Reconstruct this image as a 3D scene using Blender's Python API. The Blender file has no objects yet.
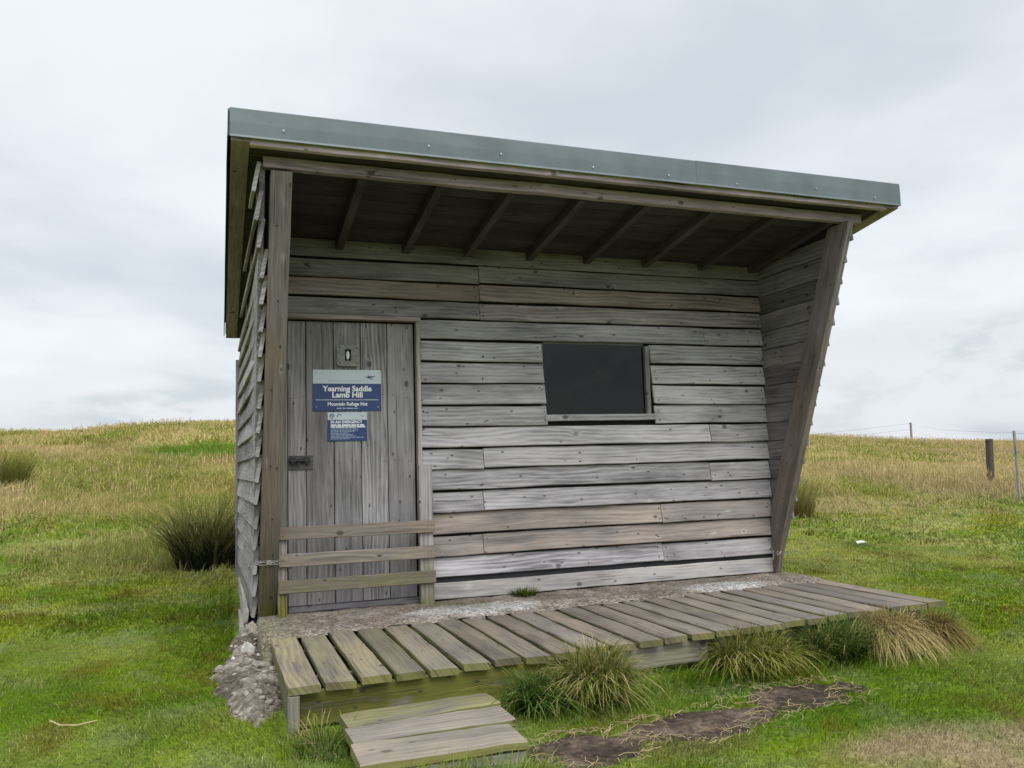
import bpy, bmesh, math, random
import numpy as np
from mathutils import Vector, Matrix

R = math.radians
rng = np.random.default_rng(7)
random.seed(7)
S = bpy.context.scene
COL = S.collection

# ------------------------------------------------------------------ camera
CAM = np.array([-0.149, -5.725, 0.920])
YAW, PIT, ROLL, FPX = 0.33998, 0.09641, -0.02913, 829.085
fw = np.array([math.sin(YAW)*math.cos(PIT), math.cos(YAW)*math.cos(PIT), math.sin(PIT)])
rt = np.array([math.cos(YAW), -math.sin(YAW), 0.0])
up = np.cross(rt, fw)
c_, s_ = math.cos(ROLL), math.sin(ROLL)
rt, up = c_*rt + s_*up, -s_*rt + c_*up
cd = bpy.data.cameras.new('camera')
cam = bpy.data.objects.new('camera', cd)
COL.objects.link(cam)
M = Matrix.Identity(4)
for i in range(3):
    M[i][0] = rt[i]; M[i][1] = up[i]; M[i][2] = -fw[i]; M[i][3] = CAM[i]
cam.matrix_world = M
cd.sensor_width = 36
cd.lens = FPX/1024*36
cd.clip_end = 6000
cd.clip_start = 0.05
S.camera = cam

# ------------------------------------------------------------------ noise (numpy)
_pt = np.random.default_rng(3).random((256, 256))
def vnoise(x, y):
    xi = np.floor(x).astype(int); yi = np.floor(y).astype(int)
    fx = x-xi; fy = y-yi
    fx = fx*fx*(3-2*fx); fy = fy*fy*(3-2*fy)
    a = _pt[xi % 256, yi % 256]; b = _pt[(xi+1) % 256, yi % 256]
    c = _pt[xi % 256, (yi+1) % 256]; d = _pt[(xi+1) % 256, (yi+1) % 256]
    return (a*(1-fx)+b*fx)*(1-fy)+(c*(1-fx)+d*fx)*fy
def fbm(x, y, o=4):
    v = 0; a = .5; t = 0
    for i in range(o):
        v = v+a*vnoise(x*2**i+17.3*i, y*2**i+5.1*i); t += a; a *= .55
    return v/t
def sstep(a, b, x):
    t = np.clip((x-a)/(b-a), 0, 1)
    return t*t*(3-2*t)

# ------------------------------------------------------------------ terrain height
_ks = np.array([-40, -12, -6, -2, 0, 2.2, 6, 10, 15, 20, 26, 31, 36, 42, 50, 70, 120, 400, 2500.])
_kz = np.array([-3.6, -1.2, -.60, -.235, -.11, .0, .28, .60, 1.03, 1.55, 2.2, 2.68, 2.85, 2.6, 1.9, -.5, -6, -40, -200])
_S = np.linspace(-60, 300, 7201)
_pr = np.interp(_S, _ks, _kz)
_k = np.exp(-.5*np.linspace(-3, 3, 61)**2); _k /= _k.sum()
_pr = np.convolve(np.pad(_pr, 30, mode='edge'), _k, 'valid')
def gz(x, y):
    x = np.asarray(x, float); y = np.asarray(y, float)
    s = y+.03*x
    z = np.where(s < 295, np.interp(s, _S, _pr), np.interp(s, _ks, _kz))
    z = z-.012*np.clip(x, -200, 200)-.0006*np.clip(x, 0, 40)**2
    d = np.hypot(x-2, y-.5)
    w = sstep(4, 14, d)
    z = z+w*(fbm(x*.16+31, y*.16+7, 3)-.5)*.34*sstep(90, 40, d)
    z = z+.30*np.exp(-((x-.6)/4.5)**2-((y-31)/6)**2)
    z = z+.065*np.exp(-((x-.68)/.55)**2-((y+2.74)/.26)**2)
    z = z-.20*sstep(-1.5, -7, x)*sstep(18, 30, y)
    # small lumps of the turf close by, calm under the hut and the boardwalk
    z = z+.045*(fbm(x*1.3+3, y*1.3+9, 3)-.5)*sstep(.2, 1.2, np.maximum(np.abs(x-2.1)-2.2, np.abs(y-.2)-2.1))
    return z

# ------------------------------------------------------------------ object helpers
def prop(o, label=None, cat=None, group=None, kind=None):
    if label: o['label'] = label
    if cat: o['category'] = cat
    if group: o['group'] = group
    if kind: o['kind'] = kind
    return o
def empty(name, loc):
    o = bpy.data.objects.new(name, None)
    o.location = loc; o.empty_display_size = .3
    COL.objects.link(o)
    return o

class MB:
    """collects faces with their grain coordinates and tint"""
    def __init__(s):
        s.v = []; s.f = []; s.g = []; s.c = []; s.m = []
    def add(s, verts, faces, g=None, c=(0, 0, 1), m=0):
        b = len(s.v)
        s.v += [tuple(map(float, p)) for p in verts]
        s.g += [tuple(map(float, q)) for q in (g if g is not None else verts)]
        s.c += [tuple(c)+(1,)]*len(verts) if not isinstance(c, list) else [tuple(q)+(1,) for q in c]
        for f in faces:
            s.f.append([b+i for i in f]); s.m.append(m)
    def build(s, name, mats, parent=None, loc=None, smooth=False):
        if not isinstance(mats, (list, tuple)): mats = [mats]
        me = bpy.data.meshes.new(name)
        off = np.array(loc if loc is not None else (0, 0, 0), float)
        v = np.array(s.v)-off
        me.from_pydata(v.tolist(), [], s.f)
        a = me.attributes.new('g', 'FLOAT_VECTOR', 'POINT'); a.data.foreach_set('vector', np.array(s.g, np.float32).ravel())
        a = me.attributes.new('c', 'FLOAT_COLOR', 'POINT'); a.data.foreach_set('color', np.array(s.c, np.float32).ravel())
        for m in mats: me.materials.append(m)
        me.polygons.foreach_set('material_index', s.m)
        if smooth: me.polygons.foreach_set('use_smooth', [True]*len(s.f))
        me.update()
        o = bpy.data.objects.new(name, me)
        COL.objects.link(o)
        if loc is not None: o.location = loc
        if parent is not None:
            o.parent = parent
            w = Vector((0, 0, 0)); q = parent
            while q is not None:
                w += q.location; q = q.parent
            o.location = Vector(tuple(off))-w
        return o

def unit(a):
    a = np.array(a, float); return a/np.linalg.norm(a)

def board(mb, o, U, V, L, W, T, c=(0, 0, 1), segs=None, ch=.004, wob=.0015, bow=0, twist=0, m=0, endcut=(0, 0)):
    """plank from o: length L along U, width W along V, thickness T along N=UxV; o is the low back corner"""
    U = unit(U); V = unit(V); N = np.cross(U, V); o = np.array(o, float)
    segs = segs or max(2, int(L/.22))
    sec = [(ch, 0), (W-ch, 0), (W, ch), (W, T-ch), (W-ch, T), (ch, T), (0, T-ch), (0, ch)]
    seed = random.uniform(0, 60); ru = random.uniform(0, 400)
    vs = []; gs = []; n = len(sec)
    for i in range(segs+1):
        t = i/segs
        dv = random.uniform(-wob, wob)+bow*4*t*(1-t)
        dn = random.uniform(-wob, wob)
        tw = twist*(t-.5)
        for (a, b) in sec:
            uu = L*t+((endcut[0] if i == 0 else endcut[1] if i == segs else 0)*a/W)
            vs.append(o+U*uu+V*(a+dv)+N*(b+dn+tw*(a-W/2)))
            gs.append((ru+uu, a+b*.7+seed*3, seed))
    fs = []
    for i in range(segs):
        for j in range(n):
            k = (j+1) % n
            fs.append([i*n+j, i*n+k, (i+1)*n+k, (i+1)*n+j])
    fs.append(list(range(n)))
    fs.append([segs*n+j for j in reversed(range(n))])
    # winding: make outward
    mb.add(vs, [list(reversed(f)) for f in fs], gs, c, m)

def prism(mb, poly, A, T, gdir, c=(0, 0, 1), m=0):
    """polygon (3-D points) extruded by T along A; grain runs along gdir"""
    A = unit(A); P = [np.array(p, float) for p in poly]; n = len(P)
    seed = random.uniform(0, 60); ru = random.uniform(0, 400)
    gd = unit(gdir); e = np.cross(A, gd)
    vs = P+[p+A*T for p in P]
    gs = [(ru+p@gd, p@e+.7*(p@A)+seed*3, seed) for p in vs]
    fs = [list(range(n)), [n+i for i in reversed(range(n))]]
    for i in range(n):
        k = (i+1) % n
        fs.append([i, n+i, n+k, k])
    mb.add(vs, fs, gs, c, m)

def box(mb, a, b, c=(0, 0, 1), m=0, axis=0):
    x0, y0, z0 = a; x1, y1, z1 = b
    U = [(1, 0, 0), (0, 1, 0), (0, 0, 1)][axis]
    prism(mb, [(x0, y0, z0), (x1, y0, z0), (x1, y0, z1), (x0, y0, z1)], (0, 1, 0), y1-y0, U, c, m)

def disc(mb, p, N, r, m=0, n=7, h=.002, c=(0, 0, 1)):
    N = unit(N); a = unit(np.cross(N, (.3, .5, .8))); b = np.cross(N, a); p = np.array(p, float)
    vs = [p+N*h]+[p+N*h*.6+(a*math.cos(2*math.pi*i/n)+b*math.sin(2*math.pi*i/n))*r for i in range(n)]
    mb.add(vs, [[0, 1+i, 1+(i+1) % n] for i in range(n)], None, c, m)

def tube(mb, pts, r, n=6, c=(0, 0, 1), m=0):
    pts = [np.array(p, float) for p in pts]; vs = []; fs = []
    for i, p in enumerate(pts):
        d = unit(pts[min(i+1, len(pts)-1)]-pts[max(i-1, 0)])
        a = unit(np.cross(d, (.31, .52, .79))); b = np.cross(d, a)
        rr = r[i] if isinstance(r, (list, tuple)) else r
        vs += [p+(a*math.cos(2*math.pi*k/n)+b*math.sin(2*math.pi*k/n))*rr for k in range(n)]
    for i in range(len(pts)-1):
        for k in range(n):
            q = (k+1) % n
            fs.append([i*n+k, i*n+q, (i+1)*n+q, (i+1)*n+k])
    fs.append(list(reversed(range(n)))); fs.append([(len(pts)-1)*n+k for k in range(n)])
    mb.add(vs, fs, None, c, m)

# ------------------------------------------------------------------ materials
def newmat(name):
    m = bpy.data.materials.new(name); m.use_nodes = True
    nt = m.node_tree; nt.nodes.clear()
    out = nt.nodes.new('ShaderNodeOutputMaterial')
    return m, nt, out
class NB:
    def __init__(s, nt): s.nt = nt
    def n(s, t, ins=None, **kw):
        x = s.nt.nodes.new(t)
        for k, v in kw.items(): setattr(x, k, v)
        for k, v in (ins or {}).items():
            if hasattr(v, 'is_linked'): s.nt.links.new(v, x.inputs[k])
            else: x.inputs[k].default_value = v
        return x
    def math(s, op, a, b=0, c=0, clamp=False):
        return s.n('ShaderNodeMath', {0: a, 1: b, 2: c}, operation=op, use_clamp=clamp).outputs[0]
    def mix(s, f, a, b, blend='MIX'):
        x = s.n('ShaderNodeMix', data_type='RGBA', blend_type=blend)
        for k, v in ((0, f), (6, a), (7, b)):
            if hasattr(v, 'is_linked'): s.nt.links.new(v, x.inputs[k])
            else: x.inputs[k].default_value = v
        return x.outputs[2]
    def noise(s, vec, scale, detail=3, rough=.55, dist=0):
        return s.n('ShaderNodeTexNoise', {'Vector': vec, 'Scale': scale, 'Detail': detail, 'Roughness': rough, 'Distortion': dist}).outputs[0]
    def ramp(s, v, stops):
        x = s.n('ShaderNodeValToRGB', {0: v}); el = x.color_ramp.elements
        while len(el) > 1: el.remove(el[-1])
        el[0].position = stops[0][0]; el[0].color = stops[0][1]
        for p, cc in stops[1:]:
            e = el.new(p); e.color = cc
        return x.outputs[0]
    def mrange(s, v, a, b, lo=0, hi=1):
        return s.n('ShaderNodeMapRange', {0: v, 1: a, 2: b, 3: lo, 4: hi}, interpolation_type='SMOOTHSTEP').outputs[0]
def g4(*a): return tuple(a)+(1,) if len(a) == 3 else (a[0], a[0], a[0], 1)

def wood_material(name, dark, light, gain=1.0, moss=0.0):
    m, nt, out = newmat(name); b = NB(nt)
    g = b.n('ShaderNodeAttribute', attribute_name='g').outputs['Vector']
    c = b.n('ShaderNodeAttribute', attribute_name='c').outputs['Color']
    xyz = b.n('ShaderNodeSeparateXYZ', {0: g}); u, v, w = xyz.outputs
    cx = b.n('ShaderNodeSeparateColor', {0: c}); brown, alg, bri = cx.outputs[0:3]
    def vec(su, sv, sw=1.0, off=0.0):
        return b.n('ShaderNodeCombineXYZ', {0: b.math('MULTIPLY', u, su), 1: b.math('MULTIPLY', v, sv), 2: b.math('MULTIPLY_ADD', w, sw, off)}).outputs[0]
    # knots
    vo = b.n('ShaderNodeTexVoronoi', {'Vector': vec(3.4, 5.2, 0), 'Scale': 1.0, 'Randomness': 1.0}, voronoi_dimensions='2D', feature='F1')
    kd = vo.outputs['Distance']; kr = b.n('ShaderNodeSeparateColor', {0: vo.outputs['Color']}).outputs[0]
    has = b.math('GREATER_THAN', kr, .74)
    kd = b.math('DIVIDE', kd, b.mrange(kr, .74, 1.0, .35, 1.25))
    near = b.math('MULTIPLY', b.mrange(kd, .20, .0), has)
    knot = b.math('MULTIPLY', b.mrange(kd, .085, .04), has)
    core = b.math('MULTIPLY', b.mrange(kd, .05, .02), has)
    # growth rings drawn out along the plank
    wav = b.noise(vec(.9, 4.0), 1.0, 3, .5)
    ph = b.math('ADD', b.math('MULTIPLY', v, 210), b.math('MULTIPLY', wav, 34))
    ph = b.math('ADD', ph, b.math('MULTIPLY', near, 5))
    ring = b.math('MULTIPLY_ADD', b.math('SINE', ph), .5, .5)
    ring = b.math('MULTIPLY', b.math('POWER', ring, 1.6), b.mrange(b.noise(vec(.4, 1.5, 1, 53), 1.0, 2, .5), .42, .60, .15, 1.0))
    n1 = b.noise(vec(1.3, 26), 1.0, 4, .62, .4)
    n2 = b.noise(vec(4, 105), 1.0, 3, .65)
    n3 = b.noise(vec(2.4, 7, 1, 7), 1.0, 4, .6)
    n4 = b.noise(vec(.55, 2.2, 1, 19), 1.0, 2, .5)
    crack = b.mrange(b.noise(vec(2.2, 95, 1, 31), 1.0, 2, .5), .33, .27)
    f = b.math('ADD', b.math('MULTIPLY', n1, .30), b.math('MULTIPLY', n2, .34))
    f = b.math('ADD', f, b.math('MULTIPLY', ring, .13))
    f = b.math('ADD', f, b.math('MULTIPLY', n3, .46))
    f = b.math('ADD', f, b.math('MULTIPLY', n4, .42))
    f = b.mrange(f, .46, 1.04)
    col = b.mix(f, g4(*dark), g4(*light))
    bc = b.mix(f, (.085, .058, .036, 1), (.36, .265, .18, 1))
    bf = b.math('MULTIPLY', brown, b.mrange(n3, .2, .62, .45, 1), clamp=True)
    col = b.mix(bf, col, bc)
    ac = b.mix(f, (.032, .034, .004, 1), (.19, .18, .035, 1))
    af = b.math('MULTIPLY', b.math('MULTIPLY', alg, 1.35), b.mrange(b.math('ADD', n3, b.math('MULTIPLY', n1, .3)), .34, .74), clamp=True)
    if moss > 0:
        vert = b.n('ShaderNodeSeparateXYZ', {0: b.n('ShaderNodeNewGeometry').outputs['True Normal']}).outputs[2]
        side = b.mrange(vert, .55, .2)
        af = b.math('MAXIMUM', af, b.math('MULTIPLY', b.math('MULTIPLY', side, moss), b.mrange(n4, .25, .6, .4, 1)))
    col = b.mix(af, col, ac)
    col = b.mix(b.math('MULTIPLY', knot, .72), col, (.035, .031, .027, 1))
    v2 = b.n('ShaderNodeTexVoronoi', {'Vector': vec(6.5, 13, 0), 'Scale': 1.0, 'Randomness': 1.0}, voronoi_dimensions='2D', feature='F1')
    r2 = b.n('ShaderNodeSeparateColor', {0: v2.outputs['Color']})
    speck = b.math('MULTIPLY', b.mrange(v2.outputs['Distance'], .12, .04), b.math('GREATER_THAN', r2.outputs[0], .80))
    scuff = b.math('MULTIPLY', b.mrange(v2.outputs['Distance'], .30, .05), b.math('GREATER_THAN', r2.outputs[1], .88))
    scuff = b.math('MULTIPLY', scuff, b.math('SUBTRACT', 1.0, af, clamp=True))
    scuff = b.math('MULTIPLY', scuff, b.mrange(n2, .40, .62))
    col = b.mix(b.math('MULTIPLY', scuff, .0 if moss > 0 else .40), col, g4(*[min(.62, q*1.5) for q in light]))
    col = b.mix(b.math('MULTIPLY', speck, .75), col, (.03, .027, .024, 1))
    col = b.mix(b.math('MULTIPLY', crack, .7), col, (.03, .029, .027, 1))
    brv = b.n('ShaderNodeCombineColor', {0: b.math('MULTIPLY', bri, gain), 1: b.math('MULTIPLY', bri, gain), 2: b.math('MULTIPLY', bri, gain)}).outputs[0]
    col = b.mix(1.0, col, brv, 'MULTIPLY')
    hgt = b.math('SUBTRACT', b.math('ADD', b.math('MULTIPLY', n1, .6), b.math('ADD', b.math('MULTIPLY', n2, .5), b.math('MULTIPLY', ring, .25))), b.math('ADD', crack, b.math('MULTIPLY', core, .6)))
    bump = b.n('ShaderNodeBump', {'Height': hgt, 'Strength': .55, 'Distance': .0035})
    p = b.n('ShaderNodeBsdfPrincipled', {'Base Color': col, 'Roughness': .82, 'Normal': bump.outputs[0], 'Specular IOR Level': .25})
    nt.links.new(p.outputs[0], out.inputs[0])
    return m

WOOD = wood_material('weathered_wood', (.074, .070, .072), (.47, .444, .452))
VERGEWOOD = wood_material('weathered_wood_bounce_offset', (.085, .070, .083), (.45, .36, .44))  # weathered wood purpled to cancel green light bounced up from the grass
DWOOD = wood_material('shade_darkened_wood', (.022, .018, .022), (.090, .074, .090))  # wood darkened to paint in the roof underside's shade, purpled against green bounce
DECK = wood_material('mossy_deck_wood', (.058, .051, .044), (.185, .160, .140), 1.0, .75)

def simple(name, col, rough=.6, metal=0.0, spec=.5, var=.12, scale=6, bump=0):
    m, nt, out = newmat(name); b = NB(nt)
    tc = b.n('ShaderNodeTexCoord').outputs['Object']
    n = b.noise(tc, scale, 5, .6)
    k = b.mrange(n, .25, .75, 1-var, 1+var)
    cc = b.n('ShaderNodeCombineColor', {0: k, 1: k, 2: k}).outputs[0]
    c = b.mix(1.0, g4(*col), cc, 'MULTIPLY')
    ins = {'Base Color': c, 'Roughness': rough, 'Metallic': metal, 'Specular IOR Level': spec}
    if bump:
        ins['Normal'] = b.n('ShaderNodeBump', {'Height': n, 'Strength': bump, 'Distance': .01}).outputs[0]
    p = b.n('ShaderNodeBsdfPrincipled', ins)
    nt.links.new(p.outputs[0], out.inputs[0])
    return m
METAL = simple('grey_green_coated_steel', (.090, .113, .124), .42, .0, .45, .16, 4)
STEEL = simple('bright_screw_steel', (.30, .31, .32), .5, .4)
IRON = simple('black_iron', (.018, .018, .019), .55, .2)
NAIL = simple('rusty_nail', (.03, .026, .023), .7)
BLUE = simple('sign_blue', (.020, .045, .155), .4, 0, .4, .05)
SWHITE = simple('sign_pale', (.52, .58, .62), .4, 0, .4, .04)
LETTER = simple('sign_lettering_white', (.78, .80, .82), .5, 0, .3, .02)
LETTERDIM = simple('sign_small_print', (.36, .42, .55), .5, 0, .3, .02)
MARK = simple('sign_dark_mark', (.03, .07, .11), .5, 0, .3, .02)
PLATE = simple('grey_plywood_plate', (.24, .235, .225), .8, 0, .2, .2, 30)
PORCEL = simple('white_plastic', (.72, .72, .70), .4)
TWINE = simple('pale_twine', (.25, .24, .21), .9, 0, .1, .35, 120)
BLACKFELT = simple('dark_membrane', (.022, .023, .024), .85, 0, .2, .2)
STONE = simple('pale_rubble_stone', (.215, .185, .155), .9, 0, .2, .5, 22, .8)
ROCKW = simple('whitish_mortar_stone', (.36, .34, .315), .9, 0, .2, .3, 16, .6)
STRAWM = simple('dry_straw', (.34, .26, .15), .9, 0, .1, .3, 20)
LITTER = simple('white_litter', (.55, .55, .53), .7)

m, nt, out = newmat('dark_window_glass'); b = NB(nt)
tc = b.n('ShaderNodeTexCoord').outputs['Object']
n = b.noise(tc, 5, 5, .65, .6)
dirt = b.mrange(n, .45, .8, .0, .009)
dc = b.n('ShaderNodeCombineColor', {0: b.math('ADD', dirt, .008), 1: b.math('ADD', dirt, .008), 2: b.math('ADD', dirt, .008)}).outputs[0]
p = b.n('ShaderNodeBsdfPrincipled', {'Base Color': dc, 'Roughness': b.mrange(n, .3, .8, .05, .2), 'Specular IOR Level': .22})
nt.links.new(p.outputs[0], out.inputs[0]); GLASS = m

def ground_material():
    m, nt, out = newmat('moorland_turf'); b = NB(nt)
    at = b.n('ShaderNodeAttribute', attribute_name='c').outputs['Color']
    pos = b.n('ShaderNodeNewGeometry').outputs['Position']
    n = b.noise(pos, 9, 5, .65); n2 = b.noise(pos, 60, 3, .6)
    k = b.math('MULTIPLY', b.mrange(n, .25, .75, .7, 1.3), b.mrange(n2, .25, .75, .6, 1.4))
    cc = b.n('ShaderNodeCombineColor', {0: k, 1: k, 2: k}).outputs[0]
    col = b.mix(1.0, at, cc, 'MULTIPLY')
    bp = b.n('ShaderNodeBump', {'Height': b.math('ADD', n, b.math('MULTIPLY', n2, .3)), 'Strength': .8, 'Distance': .03})
    p = b.n('ShaderNodeBsdfPrincipled', {'Base Color': col, 'Roughness': .95, 'Specular IOR Level': .1, 'Normal': bp.outputs[0]})
    nt.links.new(p.outputs[0], out.inputs[0]); return m
TURF = ground_material()

def grit_material(name, s1=70, s2=260, amt=.45, bump=.9, stones=True):
    m, nt, out = newmat(name); b = NB(nt)
    at = b.n('ShaderNodeAttribute', attribute_name='c').outputs['Color']
    pos = b.n('ShaderNodeNewGeometry').outputs['Position']
    vo = b.n('ShaderNodeTexVoronoi', {'Vector': pos, 'Scale': s1}); vd = vo.outputs['Distance']
    vc = b.n('ShaderNodeSeparateColor', {0: vo.outputs['Color']}).outputs[0]
    n = b.noise(pos, s2, 3, .6); n3 = b.noise(pos, 12, 5, .7)
    k = b.math('MULTIPLY', b.mrange(vc, 0, 1, 1-amt, 1+amt), b.mrange(n, .25, .75, .75, 1.25))
    k = b.math('MULTIPLY', k, b.mrange(n3, .25, .75, .7, 1.25))
    cc = b.n('ShaderNodeCombineColor', {0: k, 1: k, 2: k}).outputs[0]
    col = b.mix(1.0, at, cc, 'MULTIPLY')
    h = b.math('ADD', b.math('MULTIPLY', b.math('SUBTRACT', 1.0, vd), .6), b.math('ADD', b.math('MULTIPLY', n, .3), n3))
    bp = b.n('ShaderNodeBump', {'Height': h, 'Strength': bump, 'Distance': .02})
    p = b.n('ShaderNodeBsdfPrincipled', {'Base Color': col, 'Roughness': .95, 'Specular IOR Level': .15, 'Normal': bp.outputs[0]})
    nt.links.new(p.outputs[0], out.inputs[0]); return m
GRAVEL = grit_material('gravel_path')
SOIL = grit_material('bare_peat', 40, 180, .35, 1.0)

m, nt, out = newmat('grass_blades'); b = NB(nt)
at = b.n('ShaderNodeAttribute', attribute_name='c').outputs['Color']
d = b.n('ShaderNodeBsdfPrincipled', {'Base Color': at, 'Roughness': .7, 'Specular IOR Level': .05})
t = b.n('ShaderNodeBsdfTranslucent', {'Color': at})
mx = b.n('ShaderNodeMixShader', {0: .32, 1: d.outputs[0], 2: t.outputs[0]})
nt.links.new(mx.outputs[0], out.inputs[0]); GRASS = m

# ------------------------------------------------------------------ colour of the moor
def mixc(a, b, f):
    return a*(1-f[..., None])+b*f[..., None]
A = lambda *q: np.array(q, float)
def tall_zone(x, y):
    """0 on the grazed lawn, 1 in the long moor grass"""
    lim = 4.9+.10*np.clip(x, -20, 1)+.05*np.clip(x-3, 0, 20)
    d = y-lim+(fbm(x*.35+2, y*.35, 3)-.5)*5.0
    d = np.where(x > 4.4, y-(4.6-.02*x)+(fbm(x*.35+2, y*.35, 3)-.5)*4.0, d)
    t = sstep(-1.6, 4.6, d)
    return np.clip(t+.75*np.exp(-((x+.95)/.8)**2-((y-3.5)/.9)**2), 0, 1)   # a wisp of long grass by the rushes
def lawn_col(x, y):
    n1 = fbm(x*.55+1, y*.55+2, 4); n2 = fbm(x*2.1+9, y*2.1+4, 3); n3 = fbm(x*1.0+40, y*1.7+20, 4); n5 = fbm(x*3.6+60, y*3.6+11, 3)
    g = mixc(A(.122, .205, .009), A(.245, .285, .018), sstep(.3, .7, n1))
    g = mixc(g, A(.086, .168, .008), sstep(.5, .72, n2)*.7)
    far = sstep(-1.5, 3.0, y)*np.where(x > 4, 1, .75)
    g = mixc(g, A(.36, .345, .11), np.clip(sstep(.40, .66, n3)*(.18+.55*far), 0, 1))
    g = mixc(g, A(.13, .105, .012), sstep(.60, .76, n5)*.6)
    g = mixc(g, A(.19, .25, .08), sstep(.42, .26, n5)*.6)
    dry = sstep(1.0, .55, np.hypot((x-2.90)/.74, (y+2.88)/.40)+(n2-.5)*.9)
    g = mixc(g, A(.37, .29, .165), dry*(.5+.5*sstep(.35, .6, n5+.15*n2)))
    dry2 = sstep(1.0, .5, np.hypot((x-1.75)/.5, (y+2.45)/.22)+(n2-.5)*.8)
    g = mixc(g, A(.17, .125, .06), dry2*.5)
    return g
def moor_col(x, y):
    n1 = fbm(x*.22+11, y*.15+3, 4); n2 = fbm(x*.5+5, y*.5+8, 3); n3 = fbm(x*.3+70, y*.12+33, 4); n4 = fbm(x*.9+7, y*.6+1, 3)
    g = mixc(A(.37, .33, .088), A(.50, .40, .180), sstep(.38, .66, n1))
    g = mixc(g, A(.21, .255, .030), sstep(.46, .60, n2)*.9)
    g = mixc(g, A(.44, .335, .185), sstep(.45, .62, n3)*.8)
    g = mixc(g, A(.16, .165, .02), sstep(.56, .72, n4)*.6)
    g = mixc(g, A(.17, .22, .03), .85*np.exp(-((x+.95)/1.3)**2-((y-3.5)/1.4)**2))
    bright = sstep(1.0, .4, np.hypot((x+.4)/2.6, (y-19.5)/3.4))
    g = mixc(g, A(.11, .23, .012), bright*.9)
    return g

# ------------------------------------------------------------------ ground sheet
def stretched(lo, hi, step, far, ratio=1.16):
    a = list(np.arange(lo, hi+1e-6, step)); d = step
    p = hi
    while p < far:
        d *= ratio; p += d; a.append(p)
    d = step; p = lo
    while p > -far:
        d *= ratio; p -= d; a.insert(0, p)
    return np.array(a)
gx = stretched(-3, 9, .10, 2200, 1.10); gy = stretched(-4.5, 7, .10, 2200, 1.10)
X, Y = np.meshgrid(gx, gy, indexing='ij')
Z = gz(X, Y)
tz = tall_zone(X, Y)
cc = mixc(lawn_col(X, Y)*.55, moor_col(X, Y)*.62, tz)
dist = np.hypot(X-CAM[0], Y-CAM[1])
nx, ny = X.shape
mb_v = np.stack([X, Y, Z], -1).reshape(-1, 3)
idx = np.arange(nx*ny).reshape(nx, ny)
quads = np.stack([idx[:-1, :-1], idx[1:, :-1], idx[1:, 1:], idx[:-1, 1:]], -1).reshape(-1, 4)
def np_mesh(name, v, faces_list, col, mat, smooth=True):
    """faces_list: list of (k, array (n,k))"""
    me = bpy.data.meshes.new(name)
    me.vertices.add(len(v)); me.vertices.foreach_set('co', np.asarray(v, np.float32).ravel())
    nl = sum(f.size for f in faces_list); nf = sum(len(f) for f in faces_list)
    me.loops.add(nl); me.polygons.add(nf)
    me.loops.foreach_set('vertex_index', np.concatenate([f.ravel() for f in faces_list]).astype(np.int32))
    tot = np.concatenate([np.full(len(f), f.shape[1]) for f in faces_list])
    st = np.concatenate([[0], np.cumsum(tot)[:-1]])
    me.polygons.foreach_set('loop_start', st.astype(np.int32))
    if smooth: me.polygons.foreach_set('use_smooth', np.ones(nf, bool))
    a = me.attributes.new('c', 'FLOAT_COLOR', 'POINT')
    a.data.foreach_set('color', np.concatenate([col, np.ones((len(col), 1))], 1).astype(np.float32).ravel())
    me.materials.append(mat)
    me.update(calc_edges=True)
    o = bpy.data.objects.new(name, me); COL.objects.link(o)
    return o
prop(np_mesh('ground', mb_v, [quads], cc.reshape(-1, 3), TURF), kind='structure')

# ------------------------------------------------------------------ grass blades
def blade_arrays(P, H, W, az, lean, cb, ct, face=None, curl=.55):
    """five-vertex bent blades; returns verts (n,5,3), cols (n,5,3)"""
    n = len(P)
    ld = np.stack([np.cos(az), np.sin(az), np.zeros(n)], 1)
    fa = az+np.pi/2 if face is None else face
    sd = np.stack([np.cos(fa), np.sin(fa), np.zeros(n)], 1)*(W/2)[:, None]
    upv = np.array([0, 0, 1.0])
    m = P+ld*(H*lean*.35)[:, None]+upv*(H*(1-.12*lean)*.58)[:, None]
    hz = np.clip(1-curl*lean, .05, 1)
    tip = P+ld*(H*lean)[:, None]+upv*(H*hz)[:, None]
    v = np.stack([P-sd, P+sd, m+sd*.75, m-sd*.75, tip], 1)
    cm = cb*.45+ct*.55
    c = np.stack([cb, cb, cm, cm, ct], 1)
    return v, c
def blades_obj(name, parts, mat=None):
    v = np.concatenate([p[0].reshape(-1, 3) for p in parts]); c = np.concatenate([p[1].reshape(-1, 3) for p in parts])
    n = len(v)//5; b0 = (np.arange(n)*5)[:, None]
    q = b0+np.array([[0, 1, 2, 3]]); t = b0+np.array([[3, 2, 4]])
    return v, [q, t], c

def in_view(x, y, marg=R(13)):
    a = np.arctan2(x-CAM[0], y-CAM[1])-YAW
    return (a > -R(32)-marg) & (a < R(32)+marg)
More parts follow.
